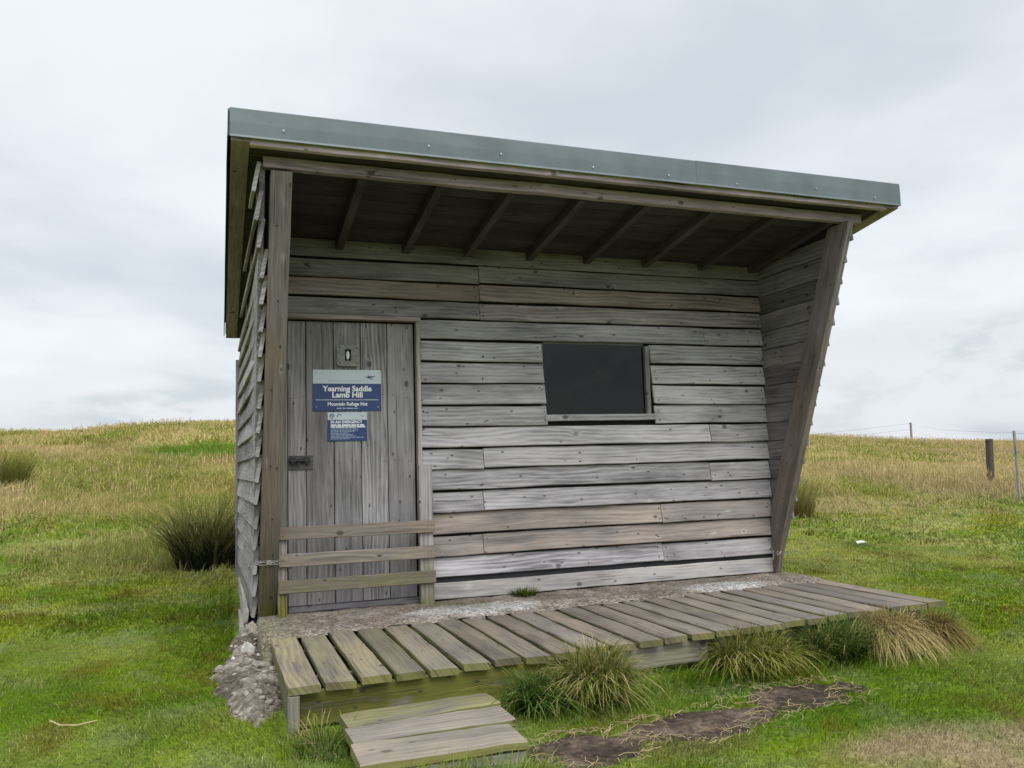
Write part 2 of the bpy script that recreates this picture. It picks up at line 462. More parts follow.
# deck, hut, gravel, soil: no turf there
def deck_front(x): return -1.855+(x-.137)*.0852
def soil_mask(x, y):
    n = (fbm(x*3.1+4, y*3.1+8, 3)-.5)
    a = 1.05-np.hypot((x-1.30)/.34, (y+2.42)/.17)+n*.9
    b_ = 1.0-np.hypot((x-2.02)/.62, (y+2.29-.10*(x-2.0))/.165)+n*.9
    c_2 = 1.0-np.hypot((x-2.60)/.46, (y+2.14)/.20)+n*.9
    return np.maximum(np.maximum(a, b_), c_2)
def heap_h(x, y):
    """low rubble heap beside the corner; sinks below the turf at its rim"""
    n = fbm(x*7, y*7, 4)-.5; n2 = fbm(x*3+8, y*3, 3)-.5
    w = .10+.14*np.exp(-((y+1.08)/.42)**2)
    cxm = .03-.06*np.exp(-((y+1.05)/.5)**2)
    r = np.abs(x-cxm)/w+n2*1.5
    e = np.minimum(sstep(-1.86, -1.42, y+n2*.3), sstep(1.1, -.2, y))
    prof = np.clip(1-r, -1, 1)
    return np.where(prof > 0, 1-(1-prof)**1.6, prof)*.095*np.maximum(e, .0)+n*.085*e-.018-.05*(1-e)
def blocked(x, y):
    k = (x > -.06) & (x < 4.25) & (y > -.75) & (y < 2.4)
    k |= (x > .12) & (x < 4.26) & (y > deck_front(x)-.01) & (y < 0)
    k |= (x > .33) & (x < 1.08) & (y > -2.57) & (y < -1.8)
    return k

def sample_polar(n, d0, d1, marg=R(13)):
    d = np.sqrt(rng.random(n)*(d1*d1-d0*d0)+d0*d0); a = YAW+(rng.random(n)*2-1)*(R(32)+marg)
    return CAM[0]+d*np.sin(a), CAM[1]+d*np.cos(a), d

def lawn(n, d0, d1, hs, ws):
    x, y, d = sample_polar(n, d0, d1)
    tz_ = tall_zone(x, y)
    k = ~blocked(x, y) & (rng.random(n) > tz_*.9) & (soil_mask(x, y) < .02+.55*rng.random(n)**2.5) & (heap_h(x, y) < .004+.02*rng.random(n))
    x = x[k]; y = y[k]; n = len(x)
    lump = fbm(x*2.6+3, y*2.6+1, 3)
    H = hs*(.45+1.1*rng.random(n)**1.5)*(.55+1.0*lump)
    edge = sstep(.34, .0, np.abs(y-deck_front(x)+.06))*((x > .1) & (x < 4.3))
    H = H*(1+2.2*edge*rng.random(n)*((x > 1.1)*.8+.4))
    H = H*(1+2.3*((x > .3) & (x < 1.10) & (y < -2.55) & (y > -2.80))*rng.random(n))
    edge2 = sstep(.22, .0, np.abs(x+.10))*((y > -.2) & (y < 2.5)); H = H*(1+1.2*edge2)
    W = ws*(.6+.8*rng.random(n))
    base = lawn_col(x, y)
    r = rng.random(n)[:, None]
    tip = base*(.75+.7*r)
    st = rng.random(n) < .09+.16*sstep(.5, .7, fbm(x*1.0+40, y*1.7+20, 4))
    tip[st] = np.array([.42, .37, .18])*(.6+.6*rng.random(st.sum())[:, None])
    yl = rng.random(n) < .22
    tip[yl] = tip[yl]*.5+np.array([.22, .25, .03])*.5
    P = np.stack([x, y, gz(x, y)-.006], 1)
    # soft combing of the turf
    az = 2*np.pi*fbm(x*.8+90, y*.8+50, 2)*2+rng.normal(0, .9, n)
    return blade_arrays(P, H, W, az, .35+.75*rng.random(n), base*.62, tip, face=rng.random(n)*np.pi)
parts = [lawn(240000, 2.2, 6.0, .034, .0040), lawn(190000, 6.0, 10.5, .042, .0080), lawn(110000, 10.5, 19, .065, .018)]
v, f, c = blades_obj('', parts)
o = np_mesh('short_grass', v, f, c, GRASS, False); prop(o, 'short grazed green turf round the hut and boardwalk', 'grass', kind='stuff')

def moor(n, d0, d1, hs, ws):
    x, y, d = sample_polar(n, d0, d1)
    tz_ = tall_zone(x, y)
    k = ~blocked(x, y) & (rng.random(n) < tz_) & ~((x > -.1) & (x < 4.6) & (y < 3))
    x = x[k]; y = y[k]; d = d[k]; tz_ = tz_[k]; n = len(x)
    cl = fbm(x*.9+13, y*.9+27, 3)
    H = hs*(.45+.75*rng.random(n))*(.5+cl)*(.45+.55*tz_)
    W = ws*(.6+.8*rng.random(n))
    base = moor_col(x, y)
    tip = base*(.8+.5*rng.random(n)[:, None])
    k2 = rng.random(n) < .26*(1-np.exp(-((x+.95)/1.3)**2-((y-3.5)/1.4)**2))*(1-.85*sstep(1.2, .6, np.hypot((x+.4)/2.6, (y-19.5)/3.4)))
    tip[k2] = A(.58, .46, .21)*(.65+.55*rng.random(k2.sum())[:, None])
    k3 = rng.random(n) < .12
    tip[k3] = A(.46, .32, .18)*(.7+.5*rng.random(k3.sum())[:, None])
    P = np.stack([x, y, gz(x, y)-.01], 1)
    az = rng.random(n)*2*np.pi
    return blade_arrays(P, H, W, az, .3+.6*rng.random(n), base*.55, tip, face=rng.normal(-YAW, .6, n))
def heads(n, d0, d1, hs, ws):
    """flowering stems: thin stalk carrying a narrow feathery head"""
    x, y, d = sample_polar(n, d0, d1)
    tz_ = tall_zone(x, y); pt = fbm(x*.3+70, y*.12+33, 4)
    k = ~blocked(x, y) & (rng.random(n) < sstep(.3, 1, tz_)*sstep(.25, .6, pt)) & (np.hypot((x+.4)/2.6, (y-19.5)/3.4) > .95) & ~((x > -.1) & (x < 4.6) & (y < 3))
    x = x[k]; y = y[k]; n = len(x)
    H = hs*(.6+.6*rng.random(n))
    P = np.stack([x, y, gz(x, y)], 1)
    az = rng.random(n)*2*np.pi; ln = .08+.3*rng.random(n)
    ld = np.stack([np.cos(az), np.sin(az), 0*az], 1); U = np.array([0, 0, 1.])
    fa = rng.normal(-YAW, .5, n); sd = np.stack([np.cos(fa), np.sin(fa), 0*fa], 1)
    top = P+ld*(H*ln)[:, None]+U*(H*.97)[:, None]; hb = P+(top-P)*.66
    w = (ws*(.6+.8*rng.random(n)))[:, None]
    col = A(.50, .38, .18)*(.6+.6*rng.random(n)[:, None]); kk = rng.random(n) < .35
    col[kk] = A(.44, .31, .18)*(.7+.5*rng.random(kk.sum())[:, None])
    stem = np.tile(A(.24, .22, .09), (n, 1))
    v1 = np.stack([P-sd*w*.16, P+sd*w*.16, hb+sd*w*.14, hb-sd*w*.14, hb+(top-hb)*.1], 1)
    c1 = np.stack([stem]*5, 1)
    mid = hb+(top-hb)*.45
    v2 = np.stack([hb-sd*w*.12, hb+sd*w*.12, mid+sd*w*.5, mid-sd*w*.5, top], 1)
    c2 = np.stack([col]*5, 1)
    return np.concatenate([v1, v2]), np.concatenate([c1, c2])
parts = [moor(170000, 8, 15, .26, .007), moor(230000, 15, 27, .33, .012), moor(190000, 27, 62, .27, .026),
         heads(22000, 9, 16, .36, .009), heads(44000, 16, 28, .40, .012), heads(50000, 28, 64, .32, .022)]
v, f, c = blades_obj('', parts)
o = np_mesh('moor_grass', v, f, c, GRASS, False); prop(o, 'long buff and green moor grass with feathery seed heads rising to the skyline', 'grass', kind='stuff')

# ------------------------------------------------------------------ tussocks: single plants
def tussock(name, label, cat, x, y, z0, n, rad, H, W, lean, cb, ct, strawf=.3, group=None, dirbias=None, curl=.75, straw=(.42, .34, .15), ell=1.0, flat=False):
    a = rng.random(n)*2*np.pi; r = rad*np.sqrt(rng.random(n))
    P = np.stack([ell*r*np.cos(a), r*np.sin(a), np.zeros(n)], 1)
    P[:, 2] = 0 if flat else gz(x+P[:, 0], y+P[:, 1])-z0-.01
    az = a+rng.normal(0, .85, n)
    if dirbias is not None:
        k = rng.random(n) < dirbias[1]; az[k] = dirbias[0]+rng.normal(0, .8, k.sum())
    h = H*(.30+.85*rng.random(n)**.8); w = W*(.6+.8*rng.random(n))
    ln = lean*(.35+.9*rng.random(n))*(.5+.7*r/rad)
    b_ = A(*cb)*(.7+.5*rng.random(n)[:, None]); t_ = A(*ct)*(.6+.7*rng.random(n)[:, None])
    k = rng.random(n) < strawf
    t_[k] = A(*straw)*(.6+.6*rng.random(k.sum())[:, None]); b_[k] = b_[k]*.5+A(*straw)*.35
    # three-segment arching blades
    U = np.array([0, 0, 1.]); ld = np.stack([np.cos(az), np.sin(az), 0*az], 1)
    fa = az+np.pi/2+rng.normal(0, .5, n); sd = np.stack([np.cos(fa), np.sin(fa), 0*fa], 1)*(w/2)[:, None]
    def pt(t):
        return P+ld*(h*ln*t**1.8)[:, None]+U*(h*(t-curl*ln*.62*t**2.6))[:, None]
    p1, p2, p3, p4 = pt(.35), pt(.65), pt(.86), pt(1.0)
    v = np.stack([P-sd, P+sd, p1-sd*.95, p1+sd*.95, p2-sd*.75, p2+sd*.75, p3-sd*.45, p3+sd*.45, p4], 1)
    cm = b_*.6+t_*.4
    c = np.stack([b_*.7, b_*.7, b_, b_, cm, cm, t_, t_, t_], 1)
    b0 = (np.arange(n)*9)[:, None]
    q = np.concatenate([b0+np.array([[0, 1, 3, 2]]), b0+np.array([[2, 3, 5, 4]]), b0+np.array([[4, 5, 7, 6]])]); t = b0+np.array([[6, 7, 8]])
    o = np_mesh(name, v.reshape(-1, 3), [q, t], c.reshape(-1, 3), GRASS, False)
    o.location = (x, y, z0 if z0 is not None else 0)
    return prop(o, label, cat, group)
def gzf(x, y): return float(gz(np.array([x]), np.array([y]))[0])
TG = 'grass tussocks along the front of the boardwalk'
def tus(label, x, y, **k):
    return tussock('grass_tussock', label, 'grass tussock', x, y, gzf(x, y), group=TG, **k)
FR = R(-85)
tus('large green and straw tussock drooping against the middle of the boardwalk edge', 1.60, -1.91, n=2100, rad=.10, H=.40, W=.005, lean=.68, cb=(.05, .095, .010), ct=(.16, .20, .03), strawf=.45, dirbias=(R(-95), .6), curl=1.5, ell=1.25)
tus('low dark green tussock between the step and the large drooping tussock', 1.30, -1.90, n=900, rad=.10, H=.27, W=.005, lean=.95, cb=(.03, .075, .010), ct=(.10, .165, .03), strawf=.12, dirbias=(FR, .5), curl=1.1, ell=1.4)
tus('yellow green arching tussock where the mossy skirt board ends', 2.62, -1.74, n=1700, rad=.11, H=.34, W=.005, lean=.70, cb=(.05, .09, .010), ct=(.24, .25, .04), strawf=.3, dirbias=(R(-95), .6), curl=1.6, ell=2.0)
tus('spiky dark green tussock under the boardwalk right of the yellow green one', 3.20, -1.70, n=1500, rad=.11, H=.31, W=.005, lean=.70, cb=(.03, .065, .010), ct=(.11, .17, .03), strawf=.18, dirbias=(FR, .45), curl=1.0, ell=1.8)
tus('pale straw coloured mop of dead grass hanging from the boardwalk edge', 3.66, -1.63, n=2300, rad=.09, H=.38, W=.005, lean=.72, cb=(.13, .10, .025), ct=(.44, .36, .14), strawf=.65, dirbias=(R(-118), .75), straw=(.50, .40, .18), curl=2.0, ell=1.9)
tus('low brown tussock at the far right corner of the boardwalk', 4.06, -1.58, n=1700, rad=.09, H=.30, W=.005, lean=.75, cb=(.06, .055, .010), ct=(.24, .19, .05), strawf=.4, dirbias=(R(-100), .7), straw=(.32, .22, .09), curl=1.9, ell=1.5)
tus('thin wispy green tuft growing by the left of the wooden step', .27, -2.08, n=220, rad=.12, H=.17, W=.004, lean=.8, cb=(.04, .09, .010), ct=(.16, .21, .03), strawf=.3)
tussock('grass_tuft', 'small bright green grass tuft in the gravel against the base board', 'grass tuft', 1.90, -.06, -.012, n=260, rad=.085, H=.085, W=.004, lean=1.0, cb=(.05, .09, .01), ct=(.17, .24, .03), strawf=.1, flat=True)
tussock('rush_clump', 'dark spiky rush clump beside the left wall of the hut', 'rush clump', -.26, 2.72, gzf(-.26, 2.72), n=1500, rad=.27, H=.70, W=.006, lean=.85, cb=(.020, .030, .013), ct=(.17, .185, .045), strawf=.22, curl=.35)
tussock('rush_clump', 'olive green rush clump just beyond the leaning right post of the hut', 'rush clump', 7.55, 4.30, gzf(7.55, 4.3), n=900, rad=.34, H=.66, W=.006, lean=.45, cb=(.12, .115, .02), ct=(.28, .26, .07), strawf=.45, curl=.3)
tussock('rush_clump', 'tall dark green rush clump at the left edge out in the long grass', 'rush clump', -3.80, 11.1, gzf(-3.8, 11.1), n=1500, rad=.42, H=.80, W=.008, lean=.45, cb=(.09, .11, .016), ct=(.22, .235, .045), strawf=.3, curl=.3)

# ------------------------------------------------------------------ gravel strip, rubble, bare soil
def patch(name, x0, x1, y0, y1, st, fz, fcol, keep, mat, label=None, cat=None, kind='structure', smooth=True):
    xs = np.arange(x0, x1+1e-6, st); ys = np.arange(y0, y1+1e-6, st)
    X, Y = np.meshgrid(xs, ys, indexing='ij'); Zz = fz(X, Y); cc = fcol(X, Y)
    idx = np.arange(X.size).reshape(X.shape)
    q = np.stack([idx[:-1, :-1], idx[1:, :-1], idx[1:, 1:], idx[:-1, 1:]], -1).reshape(-1, 4)
    kf = keep(X, Y).ravel(); q = q[kf[q].all(1)]
    used = np.unique(q); rm = np.full(X.size, -1); rm[used] = np.arange(len(used))
    v = np.stack([X, Y, Zz], -1).reshape(-1, 3)[used]
    o = np_mesh(name, v, [rm[q]], cc.reshape(-1, 3)[used], mat, smooth)
    return prop(o, label, cat, kind=kind)
def deck_back(x): return -.663+(x-.121)*.0526
def grav_edge(x):   # ragged front edge lying over the ends of the deck boards
    return deck_back(x)-.10*fbm(x*2.2+5, x*0+1, 3)+.02-.05*sstep(.7, .1, x)-.16*sstep(.165, .12, x)
def grav_z(x, y):
    z = -.012+.016*(fbm(x*9, y*9, 4)-.5)
    e = grav_edge(x)
    z = z-.018*sstep(.12, .02, y-e)
    z = np.maximum(z, -.0268)-.012*sstep(.02, .0, y-e)
    return z-sstep(.085, .035, x)*(.30*(y < .2))-sstep(.17, .12, x)*sstep(-.62, -.80, y)*.16
def grav_col(x, y):
    n = fbm(x*4, y*4+3, 4)
    c = mixc(A(.185, .150, .120), A(.275, .235, .200), sstep(.3, .7, n))
    p1 = sstep(1.0, .75, np.hypot((x-1.42)/.50, (y+.40)/.20)+(fbm(x*8, y*8, 3)-.5)*.6)
    p2 = sstep(1.0, .75, np.hypot((x-3.36)/.36, (y+.36)/.17)+(fbm(x*8+4, y*8, 3)-.5)*.5)
    p3 = sstep(1.0, .6, np.hypot((x-2.80)/.22, (y+.55)/.06)+(fbm(x*8+9, y*8, 3)-.5)*.5)
    c = mixc(c, A(.40, .385, .37), np.maximum(np.maximum(p1, p2), p3*.8)*.85)
    gr = sstep(.62, .75, fbm(x*2.3+50, y*2.3+2, 3))*sstep(-.5, -.1, y)
    c = mixc(c, A(.10, .11, .03), gr*.5)
    ml = sstep(.45, .05, x)
    return mixc(c, A(.17, .16, .085), ml*.5)
patch('gravel_path', .03, 4.20, -1.0, .02, .02, grav_z, grav_col, lambda x, y: (y > grav_edge(x)) & (y < .03), GRAVEL)

def heap_col(x, y):
    n = fbm(x*7, y*7, 4)
    return mixc(A(.085, .070, .053), A(.245, .212, .172), sstep(.34, .66, n))
patch('rubble_heap', -.55, .24, -1.95, 1.0, .016, lambda x, y: gz(x, y)+heap_h(x, y), heap_col, lambda x, y: (heap_h(x, y) > -.03), SOIL,
      'low heap of pale rubble and grit beside the left corner', 'rubble heap', kind=None)
def soil_z(x, y): return gz(x, y)+np.clip(soil_mask(x, y)*.05-.008, -.03, .006)+.007*(fbm(x*14, y*14, 3)-.5)
def soil_col(x, y):
    n = fbm(x*6, y*6+4, 4)
    return mixc(A(.040, .029, .021), A(.100, .073, .052), sstep(.3, .7, n))
patch('bare_soil', .8, 3.2, -2.75, -1.85, .015, soil_z, soil_col, lambda x, y: soil_mask(x, y) > -.35, SOIL)

def stone_mb(mb, p, r, seed, m=0):
    rs = np.random.default_rng(seed)
    bm = bmesh.new(); bmesh.ops.create_icosphere(bm, subdivisions=2, radius=1)
    ax = rs.uniform(.65, 1.2, 3); ax[2] *= .65; o = rs.uniform(0, 50, 2)
    V = np.array([v.co[:] for v in bm.verts])
    # chip flat facets off
    for k in range(7):
        d = unit(rs.normal(size=3)); lim = rs.uniform(.55, .85)
        t = V@d; ov = np.clip(t-lim, 0, None); V = V-ov[:, None]*d
    V = V*ax*r*(1+.12*(rs.random((len(V), 1))-.5))
    a = rs.uniform(0, 6.28); V = V@np.array([[math.cos(a), math.sin(a), 0], [-math.sin(a), math.cos(a), 0], [0, 0, 1]])
    mb.add(V+np.array(p), [[v.index for v in f.verts] for f in bm.faces], None, (0, 0, 1), m)
    bm.free()
mb = MB(); k = 0
while k < 120:
    x = rng.uniform(-.5, .22); y = rng.uniform(-1.75, .8); h = float(heap_h(np.array([x]), np.array([y]))[0])
    if h < .012: continue
    stone_mb(mb, (x, y, gzf(x, y)+h), rng.uniform(.006, .017)*(1+1.1*(rng.random() < .12)), 100+k, 1 if rng.random() < .04 else 0); k += 1
o = mb.build('rubble_stones', [STONE, ROCKW]); prop(o, 'small loose stones scattered over the rubble heap', 'stones', kind='stuff')
for i, (x, y, r, mt, lb) in enumerate([(.0, -.72, .07, ROCKW, 'largest pale mortar stone on top of the rubble heap'),
                                       (.06, -.98, .055, STONE, 'grey brown stone in the rubble heap next to the corner of the boardwalk'),
                                       (-.13, -.90, .045, STONE, 'rounded brown stone at the left rim of the rubble heap'),
                                       (-.01, -1.25, .045, STONE, 'brown stone at the low front end of the rubble heap')]):
    h = float(heap_h(np.array([x]), np.array([y]))[0]); z = gzf(x, y)+max(h, 0)-r*.05
    mb = MB(); stone_mb(mb, (x, y, z), r, 900+i)
    prop(mb.build('stone', mt, loc=(x, y, z-r*.5)), lb, 'stone')

# ------------------------------------------------------------------ THE HUT
hut = empty('wooden_hut', (2.1, .8, 0))
prop(hut, 'weathered grey timber refuge hut with a sloping metal roof', 'hut')
def rake(z): return -1.036+.4165*(2.48-z)
CEIL = lambda y: 2.705-.145*(y+1.2)
def tint(b=None, brown=0, alg=0):
    b = b if b is not None else random.uniform(.82, 1.16)
    return (brown, alg, b)

# front wall: overlapping boards between known edges
mb = MB()
edges = [2.53, 2.391, 2.251, 2.115, 1.980, 1.831, 1.675, 1.516, 1.358, 1.203, 1.051, .898, .746, .592, .437, .287, .143]
XR = 4.095
rows = {
    2.391: [(.212, XR)], 2.251: [(.212, 1.645), (1.645, XR)], 2.115: [(.212, 1.645), (1.645, XR)], 1.980: [(.212, 1.645), (1.645, XR)],
    1.831: [(1.17, 3.539), (3.539, XR)],
    1.675: [(1.17, 2.13), (3.035, XR)], 1.516: [(1.17, 2.138), (3.044, XR)], 1.358: [(1.17, 2.146), (3.052, XR)], 1.203: [(1.17, 2.152), (3.06, XR)],
    1.051: [(1.17, 3.549), (3.549, XR)], .898: [(1.17, 1.646), (1.646, XR)], .746: [(1.17, 3.531), (3.531, XR)],
    .592: [(1.17, 1.637), (1.637, XR)], .437: [(1.17, 3.075), (3.075, XR)], .287: [(1.17, 1.629), (1.629, XR)], .143: [(1.17, 3.076), (3.076, XR)]}
look = {2.391: [tint(.62)], 2.251: [tint(.7, .1), tint(.66, .05)], 2.115: [tint(.86, .65), tint(.85, .50)], 1.980: [tint(.86, .12), tint(.84, .22)],  # upper rows graded darker: shade under the eave put into board colour
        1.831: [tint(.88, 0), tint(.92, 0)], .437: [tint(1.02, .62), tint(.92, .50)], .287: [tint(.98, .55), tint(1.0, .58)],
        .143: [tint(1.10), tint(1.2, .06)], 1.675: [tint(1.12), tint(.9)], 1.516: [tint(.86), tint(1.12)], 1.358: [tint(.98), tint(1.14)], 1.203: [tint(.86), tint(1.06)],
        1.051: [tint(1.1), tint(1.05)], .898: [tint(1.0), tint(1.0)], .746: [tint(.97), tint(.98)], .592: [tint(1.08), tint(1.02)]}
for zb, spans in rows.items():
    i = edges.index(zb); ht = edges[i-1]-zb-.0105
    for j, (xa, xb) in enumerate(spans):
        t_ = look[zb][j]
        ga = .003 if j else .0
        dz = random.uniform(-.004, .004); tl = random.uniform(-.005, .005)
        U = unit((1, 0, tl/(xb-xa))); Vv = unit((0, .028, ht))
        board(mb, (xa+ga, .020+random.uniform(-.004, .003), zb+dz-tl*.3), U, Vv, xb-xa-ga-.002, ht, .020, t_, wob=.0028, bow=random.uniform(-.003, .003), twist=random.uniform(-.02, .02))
        L = xb-xa; n = max(2, int(round(L/.62))+1)
        for q in range(n):
            xx = xa+.03+(L-.06)*q/(n-1)+random.uniform(-.012, .012)
            for zz in ((.032, .105) if q in (0, n-1) else (.035,)):
                if random.random() < .85:
                    disc(mb, (xx, .0005+.028*(zz/ht)-.0018, zb+zz+random.uniform(-.006, .006)), (0, -1, 0), random.uniform(.005, .0075), 1, 6, .0015)
# dark membrane behind the boards, closed round the door and the window
for (xa, xb, za, zc) in [(.20, .27, 0, 2.5), (.27, 1.175, 1.95, 2.5), (1.175, 2.12, 0, 2.5), (2.12, 3.06, 0, 1.24), (2.12, 3.06, 1.81, 2.5), (3.06, 4.098, 0, 2.5)]:
    box(mb, (xa, .062, za), (xb, .125, zc), (0, 0, 1), 2)
box(mb, (1.24, .024, .095), (4.085, .05, .15), (0, 0, 1), 2)
front = mb.build('front_wall', [WOOD, NAIL, BLACKFELT], hut)
# base board under the dark gap
mb = MB(); board(mb, (1.238, .036, -.005), (1, 0, 0), (0, .004, .11), 2.86, .112, .032, tint(1.15, .05, .12), segs=16, wob=.003)
mb.build('base_board', [WOOD], hut)

# side walls: overlapping boards, cut to the raking line of the posts
def side_wall(xo, sgn, y_back, outer_tint, name='side_wall'):
    mb = MB(); zz = -.02
    # inner core
    e_ = .10 if sgn > 0 else .03
    pl = [(rake(0)+e_, 0), (y_back, 0), (y_back, CEIL(y_back)-.01), (rake(2.5)+e_, CEIL(-.9)-.02)]
    xi = xo+(-sgn)*(.04 if sgn > 0 else .055)
    prism(mb, [(xi, y, z) for (y, z) in pl], (-sgn, 0, 0), .030, (0, 1, 0), (0, 0, .8), 1 if sgn > 0 else 0)
    while zz < 2.5:
        ht = .172; y0 = rake(zz+.05)+(.05 if sgn > 0 else -.01)+random.uniform(-.012, .015)
        L = y_back-y0
        zt = min(zz+ht, CEIL(y_back)+.02+.145*L*.0)
        # upper boards stop under the falling roof
        yb = y_back
        zc = zz+ht
        if zc > CEIL(y_back)-.02: yb = min(y_back, -1.2+(2.705-zc)/.145-.02)
        if yb-y0 < .25: break
        L = yb-y0
        if sgn < 0:
            board(mb, (xo+.022+random.uniform(-.003, .003), y0+L, zz), (.020, -1, random.uniform(-.003, .003)), unit((.030, 0, ht)), L, ht, .022, outer_tint(zz), wob=.0018, twist=random.uniform(-.012, .012), bow=random.uniform(-.003, .003))
        else:
            board(mb, (xo-.022, y0, zz), (0, 1, random.uniform(-.003, .003)), unit((-.020, 0, ht)), L, ht, .018, outer_tint(zz), wob=.002, twist=random.uniform(-.02, .02))
        zz += .146
    return mb
mb = side_wall(-.002, -1, 2.25, lambda z: tint(random.uniform(.70, .95), .08 if z < 1.6 else .15, .25 if z < .1 else 0))
# thin corner batten at the far end and splash boards along the foot
board(mb, (.02, 2.262, -.03), (0, 0, 1), (0, .04, 0), 1.98, .045, .035, tint(.7))
board(mb, (.015, 2.26, -.10), (0, -1, 0), (.02, 0, .12), 2.20, .12, .024, tint(1.1, .1, .25), twist=.03, wob=.004)
board(mb, (-.015, 2.26, -.155), (0, -1, .003), (.02, 0, .075), 2.26, .08, .024, tint(1.0, .1, .2), twist=.05, wob=.004)
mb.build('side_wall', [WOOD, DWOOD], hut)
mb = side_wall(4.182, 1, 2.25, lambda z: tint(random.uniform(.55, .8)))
# lining boards seen inside the porch on the right cheek
zz = .0
while zz < 2.5:
    ht = .150; y1 = .03; y0 = max(rake(zz+.10)+.10, -1.0)
    zc = min(zz+ht-.004, CEIL(0)-.002)
    if y1-y0 > .06 and zc-zz > .03:
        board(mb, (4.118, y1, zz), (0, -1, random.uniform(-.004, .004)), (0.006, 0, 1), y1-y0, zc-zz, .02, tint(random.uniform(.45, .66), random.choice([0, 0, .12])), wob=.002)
    zz += ht
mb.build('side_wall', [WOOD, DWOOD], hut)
# back wall and floor
mb = MB()
zz = -.02
while zz < 2.02:
    board(mb, (4.2, 2.252, zz), (-1, 0, 0), (0, -.03, .17), 4.18, .17, .022, tint(), wob=.002); zz += .146
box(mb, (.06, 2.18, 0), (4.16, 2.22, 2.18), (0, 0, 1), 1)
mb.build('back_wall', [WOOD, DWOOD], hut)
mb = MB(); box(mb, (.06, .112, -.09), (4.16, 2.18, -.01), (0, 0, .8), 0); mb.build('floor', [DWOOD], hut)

# raking posts
def post(x0, x1, top_shift, t_, alg_foot, clipy):
    mb = MB(); n = 14; vs = []; gs = []; cs = []
    seed = random.uniform(0, 60)
    for i in range(n+1):
        z = -.02+(2.578+.02)*i/n; yo = rake(z)-.022; yi = min(yo+.215, clipy)
        if z < .03: yo = min(yo, clipy-.03)
        sx = top_shift*z/2.58; j = [random.uniform(-.0012, .0012) for _ in range(4)]; e = .006
        sec = [(x0+sx+e, yo), (x1+sx-e, yo), (x1+sx, yo+e), (x1+sx, yi), (x0+sx, yi), (x0+sx, yo+e)]
        for (a, b_) in sec:
            vs.append((a+j[0], b_+j[1], z)); gs.append((z*1.08+seed*7, (a+b_+.42*z)*1.0+seed, seed))
            cs.append((t_[0]*(1 if z < 1.7 else .4), alg_foot*max(0, 1-z/.75), t_[2]))
    m_ = 6; fs = []
    for i in range(n):
        for k in range(m_):
            q = (k+1) % m_; fs.append([i*m_+k, i*m_+q, (i+1)*m_+q, (i+1)*m_+k])
    fs += [list(reversed(range(m_))), [n*m_+k for k in range(m_)]]
    mb.add(vs, fs, gs, cs, 0)
    for z in (.35, .62, .95, 1.4, 1.9, 2.3):
        disc(mb, ((x0+x1)/2+top_shift*z/2.58+random.uniform(-.02, .02), rake(z)-.0235, z), (0, -1, -.4), .006, 1, 7, .002)
    return mb
post(.086, .203, .024, (.80, 0, .60), .85, .02).build('post', [WOOD, NAIL], hut)
post(4.062, 4.116, .0, (.62, 0, .66), .2, -.004).build('post', [WOOD, NAIL], hut)

# beam across the post tops
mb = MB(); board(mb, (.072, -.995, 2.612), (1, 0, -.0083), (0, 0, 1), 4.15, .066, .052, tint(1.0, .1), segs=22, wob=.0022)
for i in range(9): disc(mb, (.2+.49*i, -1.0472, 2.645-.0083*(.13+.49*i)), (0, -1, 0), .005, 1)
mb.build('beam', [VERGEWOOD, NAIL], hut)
# rafters
for xr in (.165, .63, 1.10, 1.56, 2.05, 2.52, 3.03, 3.54, 4.02):
    mb = MB(); pts = [(xr-.025, -.99, CEIL(-.99)-.085), (xr-.025, 2.17, CEIL(2.17)-.085), (xr-.025, 2.17, CEIL(2.17)-.001), (xr-.025, -.99, CEIL(-.99)-.001)]
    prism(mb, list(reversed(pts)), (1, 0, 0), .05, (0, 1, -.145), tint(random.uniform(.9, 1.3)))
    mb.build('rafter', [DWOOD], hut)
# roof: boarded underside
XL, XRR = -.105, 4.43
mb = MB(); y = -1.185
while y < 2.38:
    w = .145
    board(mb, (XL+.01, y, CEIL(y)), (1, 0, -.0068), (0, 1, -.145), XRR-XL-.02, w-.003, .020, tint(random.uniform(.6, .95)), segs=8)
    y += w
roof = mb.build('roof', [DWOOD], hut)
TL = lambda x: -.0068*(x-XL)          # the whole roof drops a little to the right
mb = MB()
